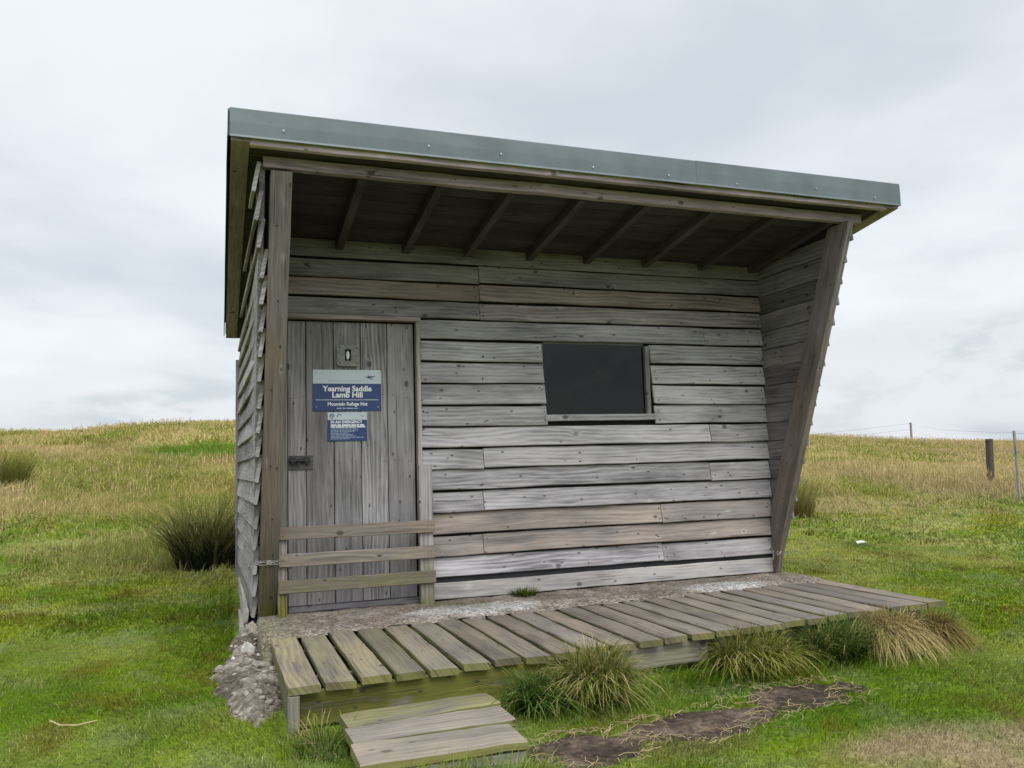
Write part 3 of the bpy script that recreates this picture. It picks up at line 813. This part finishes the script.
# metal sheet on top, front fascia trim, side trims
def roofpt(x, y, dz): return (x, y, 2.862-.145*(y+1.2)+TL(x)+dz)
ys = [-1.205, 2.42]
vs = [roofpt(XL-.008, ys[0], 0), roofpt(XRR+.008, ys[0], 0), roofpt(XRR+.008, ys[1], 0), roofpt(XL-.008, ys[1], 0)]
lo = [(a, b_, c_3-.016) for a, b_, c_3 in vs]
mb.add(vs+lo, [[0, 1, 2, 3], [7, 6, 5, 4], [0, 4, 5, 1], [1, 5, 6, 2], [2, 6, 7, 3], [3, 7, 4, 0]])
roof_sheet = mb.build('roof_sheet', METAL, roof)
def trim(p0, p1, drop, out, name, par):
    """folded metal flashing from p0 to p1: face with a rolled top and a small kick at the drip edge"""
    mb = MB(); p0 = np.array(p0); p1 = np.array(p1); o = np.array(out, float); N = 12
    sec = [(-.03, .004), (.004, .004), (.009, .0), (.011, -drop*.5), (.010, -drop+.012), (.0125, -drop), (.011, -drop-.002), (.005, -drop+.012), (.006, -.008), (-.03, -.0)]
    vs = []
    for i in range(N+1):
        p = p0+(p1-p0)*i/N; w = random.uniform(-.0012, .0012)
        for (a, b_) in sec: vs.append(p+o*(a+w*(b_ < -.02))+np.array([0, 0, b_]))
    m_ = len(sec); fs = []
    for i in range(N):
        for k in range(m_):
            q = (k+1) % m_; fs.append([i*m_+k, (i+1)*m_+k, (i+1)*m_+q, i*m_+q])
    fs += [list(range(m_)), [N*m_+k for k in reversed(range(m_))]]
    if o[1] > 0 or o[0] > 0: pass
    mb.add(vs, fs)
    return mb
mb = trim(roofpt(XL-.004, -1.200, .004), roofpt(2.80, -1.200, .004), .158, (0, -1, 0), 'fascia', hut)
fas = mb.build('fascia_trim', METAL, roof)
mb = trim(roofpt(2.76, -1.2018, .0048), roofpt(XRR+.004, -1.2018, .0048), .159, (0, -1, 0), 'fascia', hut)
mb.build('fascia_trim', METAL, roof)
for xx in (.17, .98, 1.42, 2.02, 2.55, 3.06, 3.7, 4.2):
    z = roofpt(xx, -1.2, 0)[2]
    mb = MB(); disc(mb, (xx, -1.2135 if xx < 2.78 else -1.2155, z-.105+random.uniform(-.02, .02)), (0, -1, 0), .0068, 0, 9, .004)
    mb.build('screw', STEEL, fas)
for (xx, o_) in ((XL-.004, (-1, 0, 0)), (XRR+.004, (1, 0, 0))):
    mb = trim(roofpt(xx, -1.19, .004), roofpt(xx, 2.42, .004), .150, o_, 'verge', hut); mb.build('verge_trim', METAL, roof)
mb = trim(roofpt(XL, 2.42, .004), roofpt(XRR, 2.42, .004), .12, (0, 1, 0), 'eave', hut); mb.build('gutter', METAL, roof)
# timber strip under the metal, soffit board and verge boards
mb = MB(); z0 = roofpt(XL, -1.2, -.166)[2]
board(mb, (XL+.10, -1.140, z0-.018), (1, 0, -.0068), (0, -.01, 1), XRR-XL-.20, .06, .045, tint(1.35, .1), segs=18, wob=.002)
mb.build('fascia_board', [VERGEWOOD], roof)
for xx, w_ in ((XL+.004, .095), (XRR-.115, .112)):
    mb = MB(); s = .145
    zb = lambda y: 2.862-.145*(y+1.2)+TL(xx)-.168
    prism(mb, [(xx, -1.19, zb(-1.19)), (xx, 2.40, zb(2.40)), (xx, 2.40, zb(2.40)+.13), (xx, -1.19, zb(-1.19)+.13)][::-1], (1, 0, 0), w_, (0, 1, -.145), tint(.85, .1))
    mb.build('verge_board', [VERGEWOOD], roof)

# door
mb = MB(); dx = [.278, .401, .586, .773, .958, 1.150]
for i in range(5):
    board(mb, (dx[i+1]-.003, .052, .03), (0, 0, 1), (-1, 0, 0), 1.905, dx[i+1]-dx[i]-.005, .022, tint([.74, .70, .80, .92, .74][i], [.05, .1, 0, 0, 0][i]), segs=12, wob=.0012)
    for z in (.18, .5, .98, 1.42, 1.84):
        for fx in (.22, .78):
            disc(mb, (dx[i]+(dx[i+1]-dx[i])*fx+random.uniform(-.012, .012), .0298, z+random.uniform(-.02, .02)), (0, -1, 0), .004, 1, 6, .0015)
box(mb, (.278, .058, .03), (1.150, .075, 1.93), (0, 0, .6), 2)
door = mb.build('door', [WOOD, NAIL, BLACKFELT], hut)
prop(door, 'door of five grey vertical planks')
mb = MB(); box(mb, (.285, .020, .925), (.445, .0285, 1.018), (0, 0, .28), 1)
tube(mb, [(.290, .008, .985), (.425, .008, .985)], .014, 8)
box(mb, (.300, -.004, .965), (.326, .0195, 1.006)); box(mb, (.390, -.004, .965), (.418, .0195, 1.006)); tube(mb, [(.345, .004, .985), (.345, -.02, .968), (.345, -.03, .945)], .007, 6)
mb.build('door_latch', [IRON, WOOD], door)
# square plate with the slot
mb = MB(); x0, x1, z0, z1 = .606, .760, 1.626, 1.775; c = .016
outer = [(x0+c, z0), (x1-c, z0), (x1, z0+c), (x1, z1-c), (x1-c, z1), (x0+c, z1), (x0, z1-c), (x0, z0+c)]
xa, xb, za, zb_ = .662, .704, 1.664, 1.744
inner = [(xa, za), (xb, za), (xb, (za+zb_)/2-.01), (xb, zb_), (xb-.01, zb_), (xa, zb_), (xa, (za+zb_)/2+.01), (xa, za+.01)]
vs = [(a, .006, z) for a, z in outer]+[(a, .006, z) for a, z in inner]+[(a, .0285, z) for a, z in outer]+[(a, .0285, z) for a, z in inner]
order = [0, 1, 2, 3, 4, 5, 6, 7]; fs = []
for i in range(8):
    k = (i+1) % 8
    fs += [[i, k, 8+k, 8+i], [16+i, 16+k, k, i], [8+i, 8+k, 24+k, 24+i]]
mb.add(vs, fs)
for a, z in ((x0+.02, z0+.022), (x1-.02, z0+.022), (x0+.02, z1-.022), (x1-.02, z1-.022)): disc(mb, (a, .0055, z), (0, -1, 0), .005, 1, 7, .002)
plate = mb.build('peephole_plate', [PLATE, NAIL], door)
mb = MB(); box(mb, (xa+.002, .0262, za+.002), (xb-.002, .0288, zb_-.002)); mb.build('recess', [BLACKFELT], plate)
mb = MB()
bm = bmesh.new(); bmesh.ops.create_uvsphere(bm, u_segments=14, v_segments=8, radius=1)
mb.add([(.683+.013*v.co.x, .017+.007*v.co.y, 1.703+.031*v.co.z) for v in bm.verts], [[v.index for v in f.verts] for f in bm.faces]); bm.free()
mb.build('knob', [PORCEL], plate, smooth=True)
# door frame
mb = MB()
board(mb, (1.190, .05, .0), (0, 0, 1), (-1, 0, 0), 1.975, .030, .068, tint(1.0, .25), segs=10)
board(mb, (.276, .05, .0), (0, 0, 1), (-1, 0, 0), 1.975, .058, .03, tint(.75, .2, .15), segs=10)
board(mb, (.215, .05, 1.948), (1, 0, 0), (0, 0, 1), .975, .030, .082, tint(.95, .45), segs=6)
board(mb, (.28, .05, -.01), (1, 0, 0), (0, 0, 1), .88, .035, .05, tint(.55), segs=6)
mb.build('door_frame', [WOOD], hut)

# window
win = MB()
board(win, (2.135, .048, 1.232), (1, 0, 0), (0, 0, 1), .925, .048, .046, tint(.80), segs=6)          # sill
board(win, (3.030, .048, 1.281), (0, 0, 1), (-1, 0, 0), .53, .038, .040, tint(.72), segs=5)
board(win, (2.146, .050, 1.281), (0, 0, 1), (-1, 0, 0), .54, .028, .012, tint(.5), segs=5)
board(win, (2.147, .050, 1.818), (1, 0, 0), (0, 0, 1), .845, .026, .012, tint(.5), segs=5)
w_o = win.build('window', [WOOD], hut)
mb = MB(); box(mb, (2.140, .040, 1.279), (2.996, .045, 1.822)); mb.build('pane', [GLASS], w_o)

# ------------------------------------------------------------------ signs on the door
FONT = None
def text_mesh(body, size, x, z, y, mat, align='CENTER', bold=0.0, name='lettering', parent=None, ext=.0006, width=None):
    cu = bpy.data.curves.new('lettering', 'FONT'); cu.body = body; cu.size = size; cu.align_x = align; cu.align_y = 'CENTER'
    cu.offset = bold; cu.extrude = ext; cu.resolution_u = 3
    to = bpy.data.objects.new('lettering_tmp', cu); COL.objects.link(to)
    dg = bpy.context.evaluated_depsgraph_get(); dg.update()
    me = bpy.data.meshes.new_from_object(to.evaluated_get(dg))
    bpy.data.objects.remove(to); bpy.data.curves.remove(cu)
    v = np.array([q.co[:] for q in me.vertices]); sx = 1.0
    if width: sx = width/(v[:, 0].max()-v[:, 0].min())
    W = [(q[0]*sx, -q[2], q[1]) for q in v]
    for q, w in zip(me.vertices, W): q.co = w
    me.materials.clear(); me.materials.append(mat)
    o = bpy.data.objects.new(name, me); COL.objects.link(o)
    o.parent = parent; pl = parent.location if parent else Vector((0, 0, 0))
    o.location = Vector((x, y, z))-pl
    return o
def panel(mb, x0, x1, z0, z1, y0, y1, m=0):
    box(mb, (x0, y0, z0), (x1, y1, z1), (0, 0, 1), m)
def rules(mb, x0, z, words, h, gap, y, m=0):
    x = x0
    for w in words:
        panel(mb, x, x+w, z-h/2, z+h/2, y-.0008, y, m); x += w+gap

# upper sign
sx0, sx1, sz0, sz1 = .446, .912, 1.319, 1.602
s1 = empty('door_sign', ((sx0+sx1)/2, .0275, sz0)); prop(s1, 'larger blue and pale grey hut name sign on the door', 'sign')
zsplit = 1.506
mb = MB(); panel(mb, sx0, sx1, sz0, zsplit-.0005, .0225, .0275); mb.build('name_panel', BLUE, s1)
mb = MB(); panel(mb, sx0, sx1, zsplit+.0005, sz1, .0225, .0275)
mb.build('header_band', SWHITE, s1)
xm = (sx0+sx1)/2; yt = .0215
text_mesh('Yearning Saddle', .052, xm, 1.470, yt, LETTER, bold=.0016, parent=s1, width=.335)
text_mesh('Lamb Hill', .052, xm, 1.427, yt, LETTER, bold=.0016, parent=s1, width=.208)
text_mesh('Mountain Refuge Hut', .034, xm, 1.365, yt, LETTER, bold=.0008, parent=s1, width=.272)
mb = MB(); panel(mb, sx0+.018, sx1-.02, 1.3925, 1.3955, .0217, .0225); mb.build('ruled_line', LETTER, s1)
mb = MB(); rules(mb, xm-.075, 1.336, [.034, .02, .046, .028], .0075, .006, .0222); mb.build('small_print', LETTERDIM, s1)
mb = MB(); rules(mb, xm-.13, 1.527, [.03, .05, .022, .04, .03, .055, .02], .005, .005, .0222); mb.build('small_print', LETTERDIM, s1)
# bird-like emblem
mb = MB(); ex, ez = .828, 1.553
for poly in ([(-.020, -.004), (.0, -.010), (.026, -.002), (.052, .004), (.024, .006), (.004, .006), (-.010, .014), (-.006, .004)], [(-.03, -.001), (-.014, .0), (-.012, .004), (-.022, .003)], [(.0, -.013), (.02, -.018), (.036, -.012), (.018, -.011)]):
    vs = [(ex+a, .0215, ez+c_4) for a, c_4 in poly]; vb = [(ex+a, .0224, ez+c_4) for a, c_4 in poly]; n = len(poly)
    mb = MB(); mb.add(vs+vb, [list(range(n))]+[[i, n+i, n+(i+1) % n, (i+1) % n] for i in range(n)])
    mb.build('emblem', MARK, s1)
for a, z in ((sx0+.022, sz0+.028), (sx1-.022, sz0+.026), (sx0+.018, sz1-.02), (sx1-.018, sz1-.02)): mb = MB(); disc(mb, (a, .0222, z), (0, -1, 0), .005, 0, 8, .0022); mb.build('screw', STEEL, s1)
# lower notice
nx0, nx1, nz0, nz1 = .543, .810, 1.112, 1.309
s2 = empty('door_sign', ((nx0+nx1)/2, .0275, nz0)); prop(s2, 'smaller blue emergency notice below the name sign on the door', 'sign')
zs = 1.256
mb = MB(); panel(mb, nx0, nx1, nz0, zs-.0005, .0232, .0275); mb.build('notice_panel', BLUE, s2)
mb = MB(); panel(mb, nx0, nx1, zs+.0005, nz1, .0232, .0275); mb.build('header_band', SWHITE, s2)
text_mesh('IN AN EMERGENCY', .027, nx0+.020, 1.241, .0224, LETTER, 'LEFT', bold=.0009, parent=s2, width=.215)
mb = MB(); rules(mb, nx0+.020, 1.220, [.04, .025, .06, .03, .018, .03], .011, .005, .023); rules(mb, nx0+.020, 1.2075, [.03, .06, .02, .05, .06], .008, .004, .023)
mb.build('bold_print', LETTER, s2)
mb = MB()
for i, L in enumerate([.185, .19, .165, .12, .15, .17, .225, .13]):
    z = 1.195-.0098*i; x = nx0+.020; ws_ = []
    while x < nx0+.02+L:
        w = random.uniform(.010, .032); ws_.append(min(w, max(.004, nx0+.02+L-x))); x += w+.004
    rules(mb, nx0+.020, z, ws_, .0042, .004, .023)
mb.build('small_print', LETTERDIM, s2)
mb = MB()
for cx0, r0 in ((nx0+.03, .014), (nx0+.078, .013)):
    mb = MB()
    pts = [(cx0+r0*math.cos(t), .0226, 1.282+r0*math.sin(t)) for t in np.linspace(.4 if r0 < .0135 else -.3, 3.6 if r0 < .0135 else 5.2, 12)]
    tube(mb, pts, .0026, 5)
    if r0 > .0135: tube(mb, [(nx0+.022, .0226, 1.287), (nx0+.038, .0226, 1.280)], .003, 5)
    mb.build('emblem', MARK, s2)
mb = MB(); tube(mb, [(nx1-.045, .0226, 1.287), (nx1-.03, .0226, 1.280), (nx1-.016, .0226, 1.283)], .0018, 5)
mb.build('emblem', MARK, s2)

# ------------------------------------------------------------------ barrier in front of the door
bar = empty('timber_barrier', (.72, -.12, -.01)); prop(bar, 'low three rail timber barrier standing across the foot of the door', 'barrier')
for zt, br, al in ((.558, .75, .05), (.385, .62, .15), (.217, .55, .45)):
    mb = MB(); board(mb, (.212, -.105, zt-.083), (1, 0, random.uniform(-.004, .0)), (0, 0, 1), 1.030, .083, .024, tint(.78, br, al), segs=7, wob=.0012)
    for xx in (.232, .245, 1.19, 1.215): disc(mb, (xx, -.1295, zt-.03-random.uniform(0, .03)), (0, -1, 0), .0035, 1, 6, .0012)
    mb.build('rail', [WOOD, NAIL], bar)
def stake(x0, x1, ztop, t0, foot):
    mb = MB()
    n0 = len(mb.c); board(mb, (x1, -.058, -.018), (0, 0, 1), (-1, 0, 0), ztop+.018, x1-x0, .045, t0, segs=12, wob=.0015)
    for i, v_ in enumerate(mb.v):
        q = mb.c[i]; mb.c[i] = (q[0], foot*max(0, 1-v_[2]/.4), q[2], 1)
    return mb
stake(.205, .264, .50, tint(.9, .45), .9).build('stake', [WOOD], bar)
stake(1.140, 1.236, .932, tint(.85, .1), .95).build('stake', [WOOD], bar)

# ------------------------------------------------------------------ boardwalk and step
dk = empty('boardwalk', (2.2, -1.15, -.2)); prop(dk, 'raised mossy plank boardwalk along the front of the hut', 'boardwalk')
mb = MB(); n = 25; xl0 = .130
tot = 4.245-.130; p_ = tot/n
for i in range(n):
    x0 = xl0+p_*i; xf = x0+.008
    yb = deck_back(x0)+.03+random.uniform(-.01, .01); yf = deck_front(x0)+random.uniform(-.014, .012)
    if i >= n-4: yb += [.01, .03, .07, .10][i-(n-4)]
    w = p_-.026+random.uniform(-.005, .004)
    alg = .24*max(0, 1-i/8)+.05*random.random()
    board(mb, (x0, yb, -.064+random.uniform(-.002, .002)), unit((-.012*(1-2*i/n)*0+.006, yf-yb, random.uniform(-.004, .004))), (1, 0, random.uniform(-.02, .02)), yb-yf, w, .034,
          tint(random.uniform(.80, 1.15), random.uniform(.05, .35), alg), segs=7, ch=.005, wob=.0025, twist=random.uniform(-.05, .05))
    # flip so that the top is +z: handled by the U/V choice
    for yy in (yf+.09, yb-.12):
        for fx in (.25, .75): disc(mb, (x0+w*fx+random.uniform(-.01, .01), yy+random.uniform(-.015, .015), -.0298), (0, 0, 1), .0045, 1, 6, .001)
mb.build('decking', [DECK, NAIL], dk)
sk_dir = unit((1, .0852, 0))
for (xa, xb, zt, hh, t_) in ((.138, 1.70, -.066, .150, (.25, 1.0, .92)), (1.706, 2.40, -.070, .118, (.15, .40, .75))):
    mb = MB(); ln = (xb-xa)/sk_dir[0]
    board(mb, (xa, deck_front(xa)+.075, zt-hh), sk_dir, (0, 0, 1), ln, hh, .042, t_, segs=10, wob=.002)
    mb.build('skirt_board', [WOOD], dk)
mb = MB(); board(mb, (.172, deck_back(.13)+.16, -.236), unit((.012, -1.175, 0)), (0, 0, 1), 1.34, .170, .040, (.3, .7, .8), segs=6)
mb.build('end_board', [WOOD], dk)
mb = MB(); board(mb, (.186, deck_front(.13)+.032, -.30), (0, 0, 1), (-1, 0, 0), .232, .05, .045, (.2, .45, .9), segs=4); mb.build('corner_post', [WOOD], dk)
for off in (.35, .95):
    mb = MB(); board(mb, (.20, deck_front(.2)+off, -.236), sk_dir, (0, 0, 1), 3.98, .168, .045, (.2, .5, .55), segs=8); mb.build('joist', [WOOD], dk)
mb = MB(); board(mb, (2.42, deck_front(2.42)+.22, -.2), sk_dir, (0, 0, 1), 1.8, .13, .04, (.2, .5, .5), segs=8); mb.build('joist', [WOOD], dk)

st = empty('wooden_step', (.70, -2.2, -.25)); prop(st, 'low weathered wooden step of three planks in front of the boardwalk', 'step')
e0 = np.array([.372, -1.922]); e1 = np.array([1.073, -1.845]); f0 = np.array([.336, -2.581]); f1 = np.array([.992, -2.576])
for i, (a0, a1, t_) in enumerate(((0, .275, (.15, .42, 1.05)), (.32, .61, (.10, .04, 1.2)), (.655, 1.0, (.12, .08, 1.25)))):
    L0 = e0+(f0-e0)*a1; R0 = e1+(f1-e1)*a1; wv = np.linalg.norm((f0-e0))*(a1-a0)
    mb = MB(); d = R0-L0; U = unit((d[0], d[1], 0)); Vv = np.array([-U[1], U[0], .02])
    board(mb, (L0[0], L0[1], -.188), U, Vv, np.linalg.norm(d)+random.uniform(-.01, .02), wv, .038, t_, segs=7, ch=.006, wob=.003, twist=random.uniform(-.05, .05))
    mb.build('tread', [DECK], st)
mb = MB(); d = f1-f0; board(mb, (f0[0]+.01, f0[1]+.035, -.30), unit((d[0], d[1], 0)), (0, 0, 1), np.linalg.norm(d)-.02, .110, .03, (.3, .3, .85), segs=5, wob=.003); mb.build('riser', [WOOD], st)
for a, b_, in ((e0, f0), (e1, f1)):
    d = (b_-a)*.93; mb = MB(); sx = .012 if a is e0 else -.045
    prism(mb, [(a[0]+sx, a[1]-.01, -.30), (a[0]+sx+d[0], a[1]+d[1], -.30), (a[0]+sx+d[0], a[1]+d[1], -.190), (a[0]+sx, a[1]-.01, -.190)][::-1], (1, 0, 0), .03, (0, 1, 0), (.2, .5, .8))
    mb.build('bearer', [WOOD], st)

# ------------------------------------------------------------------ twine
def wobble_line(a, b_, sag, n=10, j=.004):
    a = np.array(a); b_ = np.array(b_)
    return [a+(b_-a)*t+np.array([random.uniform(-j, j), random.uniform(-j, j), -sag*4*t*(1-t)+random.uniform(-j, j)]) for t in np.linspace(0, 1, n)]
mb = MB(); zk = .345; yo = rake(zk)-.022
ring = [(.085, yo-.004), (.207, yo-.004), (.211, yo+.10), (.208, yo+.222), (.082, yo+.222), (.080, yo+.10)]
for s_2 in (0, .012, -.009):
    tube(mb, [(x, y, zk+s_2+random.uniform(-.006, .006)) for x, y in ring+ring[:1]], .0024, 5)
for q in range(5):
    a = np.array([.147, yo-.010, zk]); pts = [a+np.array([random.uniform(-.004, .004)+.014*math.cos(t*1.3+q*2), -.004-.008*random.random(), random.uniform(-.004, .004)+.011*math.sin(t+q*3)]) for t in np.linspace(0, 5, 9)]
    tube(mb, pts, .0028, 5)
tube(mb, wobble_line((.17, yo-.012, zk), (.215, -.135, zk-.015), .006), .0035, 5)
tube(mb, wobble_line((.10, yo-.01, zk), (.02, -.10, zk-.02), .01), .003, 5)
prop(mb.build('twine', TWINE, loc=(.147, yo, zk)), 'pale twine knotted round the left post beside the barrier rails', 'twine')
mb = MB(); ax = np.array([1.245, -.118, .375])
for q in range(3): tube(mb, [ax+np.array([.012*math.cos(t), -.004, .018*math.sin(t)-.01]) for t in np.linspace(q, q+5, 8)], .0032, 5)
tube(mb, wobble_line(ax, ax+np.array([.05, -.02, -.055]), -.01), .0045, 5); tube(mb, wobble_line(ax, ax+np.array([.012, -.015, -.03]), 0), .0035, 5)
prop(mb.build('twine', TWINE, loc=tuple(ax)), 'short loose twine end on the right end of the middle barrier rail', 'twine')
mb = MB(); ax = np.array([4.065, -.075, .155])
for q in range(5): tube(mb, [ax+np.array([.020*math.cos(t+q), -.012+.01*math.sin(t), .016*math.sin(t*1.3+q)]) for t in np.linspace(0, 5, 9)], .003, 5)
tube(mb, wobble_line(ax+np.array([-.05, 0, .03]), ax+np.array([-.052, 0, -.05]), 0), .004, 5)
prop(mb.build('twine', TWINE, loc=tuple(ax)), 'white twine bundled at the foot of the leaning right post', 'twine')

# ------------------------------------------------------------------ fence on the moor, old post, bits on the grass
fence = empty('wire_fence', (12.97, 5.08, gzf(12.97, 5.08))); prop(fence, 'thin grey wire fence with slim posts running over the moor', 'fence')
FW = wood_material('grey_fence_wood', (.16, .155, .15), (.40, .39, .38))
fp = [(12.974, 5.081, 1.21, .038), (40.9, 35.25, 1.40, .10), (9.0, -6.0, 1.25, .055), (60, 61, 1.6, .1)]
for (x, y, h, w) in fp[:2]:
    mb = MB(); z = gzf(x, y); board(mb, (x+w/2, y+w/2, z-.2), (0, 0, 1), (-1, 0, 0), h+.2, w, w, (.05, 0, .75), segs=6, wob=.004); mb.build('fence_post', [FW], fence)
WIRE = simple('galvanised_wire', (.22, .225, .23), .6, .3)
def post_top(i, f): x, y, h, w = fp[i]; return np.array([x, y, gzf(x, y)+h*f])
for f_ in (.97, .70, .42):
    mb = MB()
    tube(mb, wobble_line(post_top(0, f_), post_top(1, f_), .12, 16, .003), .0028, 5)
    tube(mb, wobble_line(post_top(1, f_), post_top(3, f_)+np.array([-25, 8, 1.2]), .1, 10, .003), .0065, 5)
    tube(mb, wobble_line(post_top(0, f_), post_top(2, f_), .05, 8, .002), .003, 5)
    mb.build('wire', WIRE, fence)
x, y = 14.2, 6.7
mb = MB(); board(mb, (x+.10, y+.08, gzf(x, y)-.2), unit((.02, 0, 1)), (-1, 0, .02), 1.16, .11, .11, (.6, .15, .27), segs=8, ch=.015, wob=.008)
prop(mb.build('old_post', [FW], loc=(x, y, gzf(x, y))), 'short dark weathered stump post standing alone on the moor', 'post')

x, y = 6.6, 1.84; mb = MB(); z = gzf(x, y)+.05
pts = [(-.08, -.03, 0), (-.03, -.04, .01), (.05, -.03, .01), (.08, .0, .0), (.04, .04, .015), (-.04, .035, .01)]
mb.add([(x+a, y+b_, z+c_5) for a, b_, c_5 in pts]+[(x+a*.95, y+b_*.95, z+c_5-.012) for a, b_, c_5 in pts], [list(range(6)), list(reversed(range(6, 12)))]+[[i, 6+i, 6+(i+1) % 6, (i+1) % 6] for i in range(6)])
prop(mb.build('litter_scrap', LITTER, loc=(x, y, z)), 'white scrap of litter lying on the grass beyond the right post', 'litter')
x, y = -.75, -1.55; z = gzf(x, y)+.045
mb = MB(); tube(mb, [np.array([x-.10, y+.07, z+.01]), np.array([x-.05, y+.01, z]), np.array([x+.02, y-.02, z]), np.array([x+.10, y-.01, z+.008])], [.003, .0035, .003, .002], 5)
prop(mb.build('dead_stalk', STRAWM, loc=(x, y, z)), 'single dead pale stalk lying on the turf at lower left', 'stalk')

# dead straw lying on the bare soil
mb = MB(); k = 0
while k < 330:
    x = rng.uniform(.95, 3.0); y = rng.uniform(-2.6, -1.9); sm = float(soil_mask(np.array([x]), np.array([y]))[0])
    if not (-.12 < sm < .55) or rng.random() < sm*.9: continue
    a = rng.normal(.25, .8); L = rng.uniform(.02, .10)*(1+rng.random()**4); z = gzf(x, y)+.012
    d = np.array([math.cos(a), math.sin(a), 0])*L/2; b_ = np.array([-d[1], d[0], 0])*rng.uniform(-.6, .6)
    tube(mb, [np.array([x, y, z+rng.uniform(.0, .014)*4*t*(1-t)])+d*(2*t-1)+b_*4*t*(1-t)*.6 for t in (0, .25, .5, .75, 1)], rng.uniform(.0006, .0015), 4); k += 1
prop(mb.build('straw_litter', STRAWM), 'dead straw stems strewn over the bare soil', 'straw', kind='stuff')

# ------------------------------------------------------------------ sky and light
SUN_EL, SUN_AZ = R(56), R(172)          # azimuth from +Y towards +X: the hidden sun stands high behind the camera
w = bpy.data.worlds.new('World'); S.world = w; w.use_nodes = True
nt = w.node_tree; nt.nodes.clear(); b = NB(nt)
out = nt.nodes.new('ShaderNodeOutputWorld')
sky = b.n('ShaderNodeTexSky', sky_type='NISHITA', sun_disc=False, sun_elevation=SUN_EL, sun_rotation=R(172), air_density=1.0, dust_density=2.0)
gen = b.n('ShaderNodeTexCoord').outputs['Generated']
sep = b.n('ShaderNodeSeparateXYZ', {0: gen}); el = sep.outputs[2]
# overcast sheet seen from below: project the direction on to a ceiling
den = b.math('ADD', b.math('MAXIMUM', el, 0.0), .16)
pl = b.n('ShaderNodeCombineXYZ', {0: b.math('DIVIDE', sep.outputs[0], den), 1: b.math('DIVIDE', sep.outputs[1], den), 2: 0.0}).outputs[0]
n1 = b.noise(b.n('ShaderNodeVectorMath', {0: pl, 1: (3.7, 1.3, 0)}, operation='ADD').outputs[0], .62, 5, .52, .3)
n2 = b.noise(b.n('ShaderNodeVectorMath', {0: pl, 1: (9.1, 4.3, 0)}, operation='ADD').outputs[0], 1.7, 5, .55, .5)
f = b.math('ADD', b.math('MULTIPLY', n1, .75), b.math('MULTIPLY', n2, .25))
f = b.mrange(f, .35, .62)
cl = b.mix(f, (.62, .675, .725, 1), (.87, .905, .95, 1))
# low bank of cumulus heads near the horizon
st_ = b.n('ShaderNodeVectorMath', {0: gen, 1: (5.0, 5.0, 13.0)}, operation='MULTIPLY').outputs[0]
n3 = b.noise(st_, 1.0, 6, .6, .3)
low = b.math('MULTIPLY', b.mrange(el, .30, .06), b.mrange(b.math('ADD', n3, b.math('MULTIPLY', el, -.9)), .36, .50))
cl = b.mix(b.math('MULTIPLY', low, .9), cl, (.80, .83, .875, 1))
band = b.math('MULTIPLY', b.mrange(el, .10, .0), b.mrange(n3, .60, .35))
cl = b.mix(b.math('MULTIPLY', band, .55), cl, (.52, .57, .66, 1))
gain = b.math('ADD', .84, b.math('MULTIPLY', b.mrange(el, .50, .95), 1.7))
sd_ = (math.sin(R(172))*math.cos(R(56)), math.cos(R(172))*math.cos(R(56)), math.sin(R(56)))
lobe = b.math('POWER', b.math('MAXIMUM', b.n('ShaderNodeVectorMath', {0: gen, 1: sd_}, operation='DOT_PRODUCT').outputs['Value'], 0.0), 3.0)
gain = b.math('ADD', gain, b.math('MULTIPLY', lobe, 1.5))       # unseen sky glow added behind the camera to brighten the front wall
gg = b.math('MULTIPLY', gain, 10.0)
cl = b.mix(1.0, cl, b.n('ShaderNodeCombineColor', {0: gg, 1: gg, 2: gg}).outputs[0], 'MULTIPLY')
mixed = b.mix(.93, sky.outputs[0], cl)
bg = b.n('ShaderNodeBackground', {'Color': mixed, 'Strength': .1})
nt.links.new(bg.outputs[0], out.inputs[0])

sl = bpy.data.lights.new('sun', 'SUN'); sl.energy = 1.5; sl.angle = R(40); sl.color = (1, .97, .93)
so = bpy.data.objects.new('sun', sl); COL.objects.link(so)
d = Vector((math.sin(R(172))*math.cos(SUN_EL), math.cos(R(172))*math.cos(SUN_EL), math.sin(SUN_EL)))
so.rotation_euler = d.to_track_quat('Z', 'Y').to_euler(); so.location = (-3, -6, 9)

S.view_settings.view_transform = 'Standard'; S.view_settings.look = 'None'
S.view_settings.exposure = 0.36; S.view_settings.gamma = 1.0; S.view_settings.use_curve_mapping = False
S.render.engine = 'CYCLES'
S.cycles.use_denoising = True
S.cycles.max_bounces = 8; S.cycles.diffuse_bounces = 4; S.cycles.transparent_max_bounces = 8
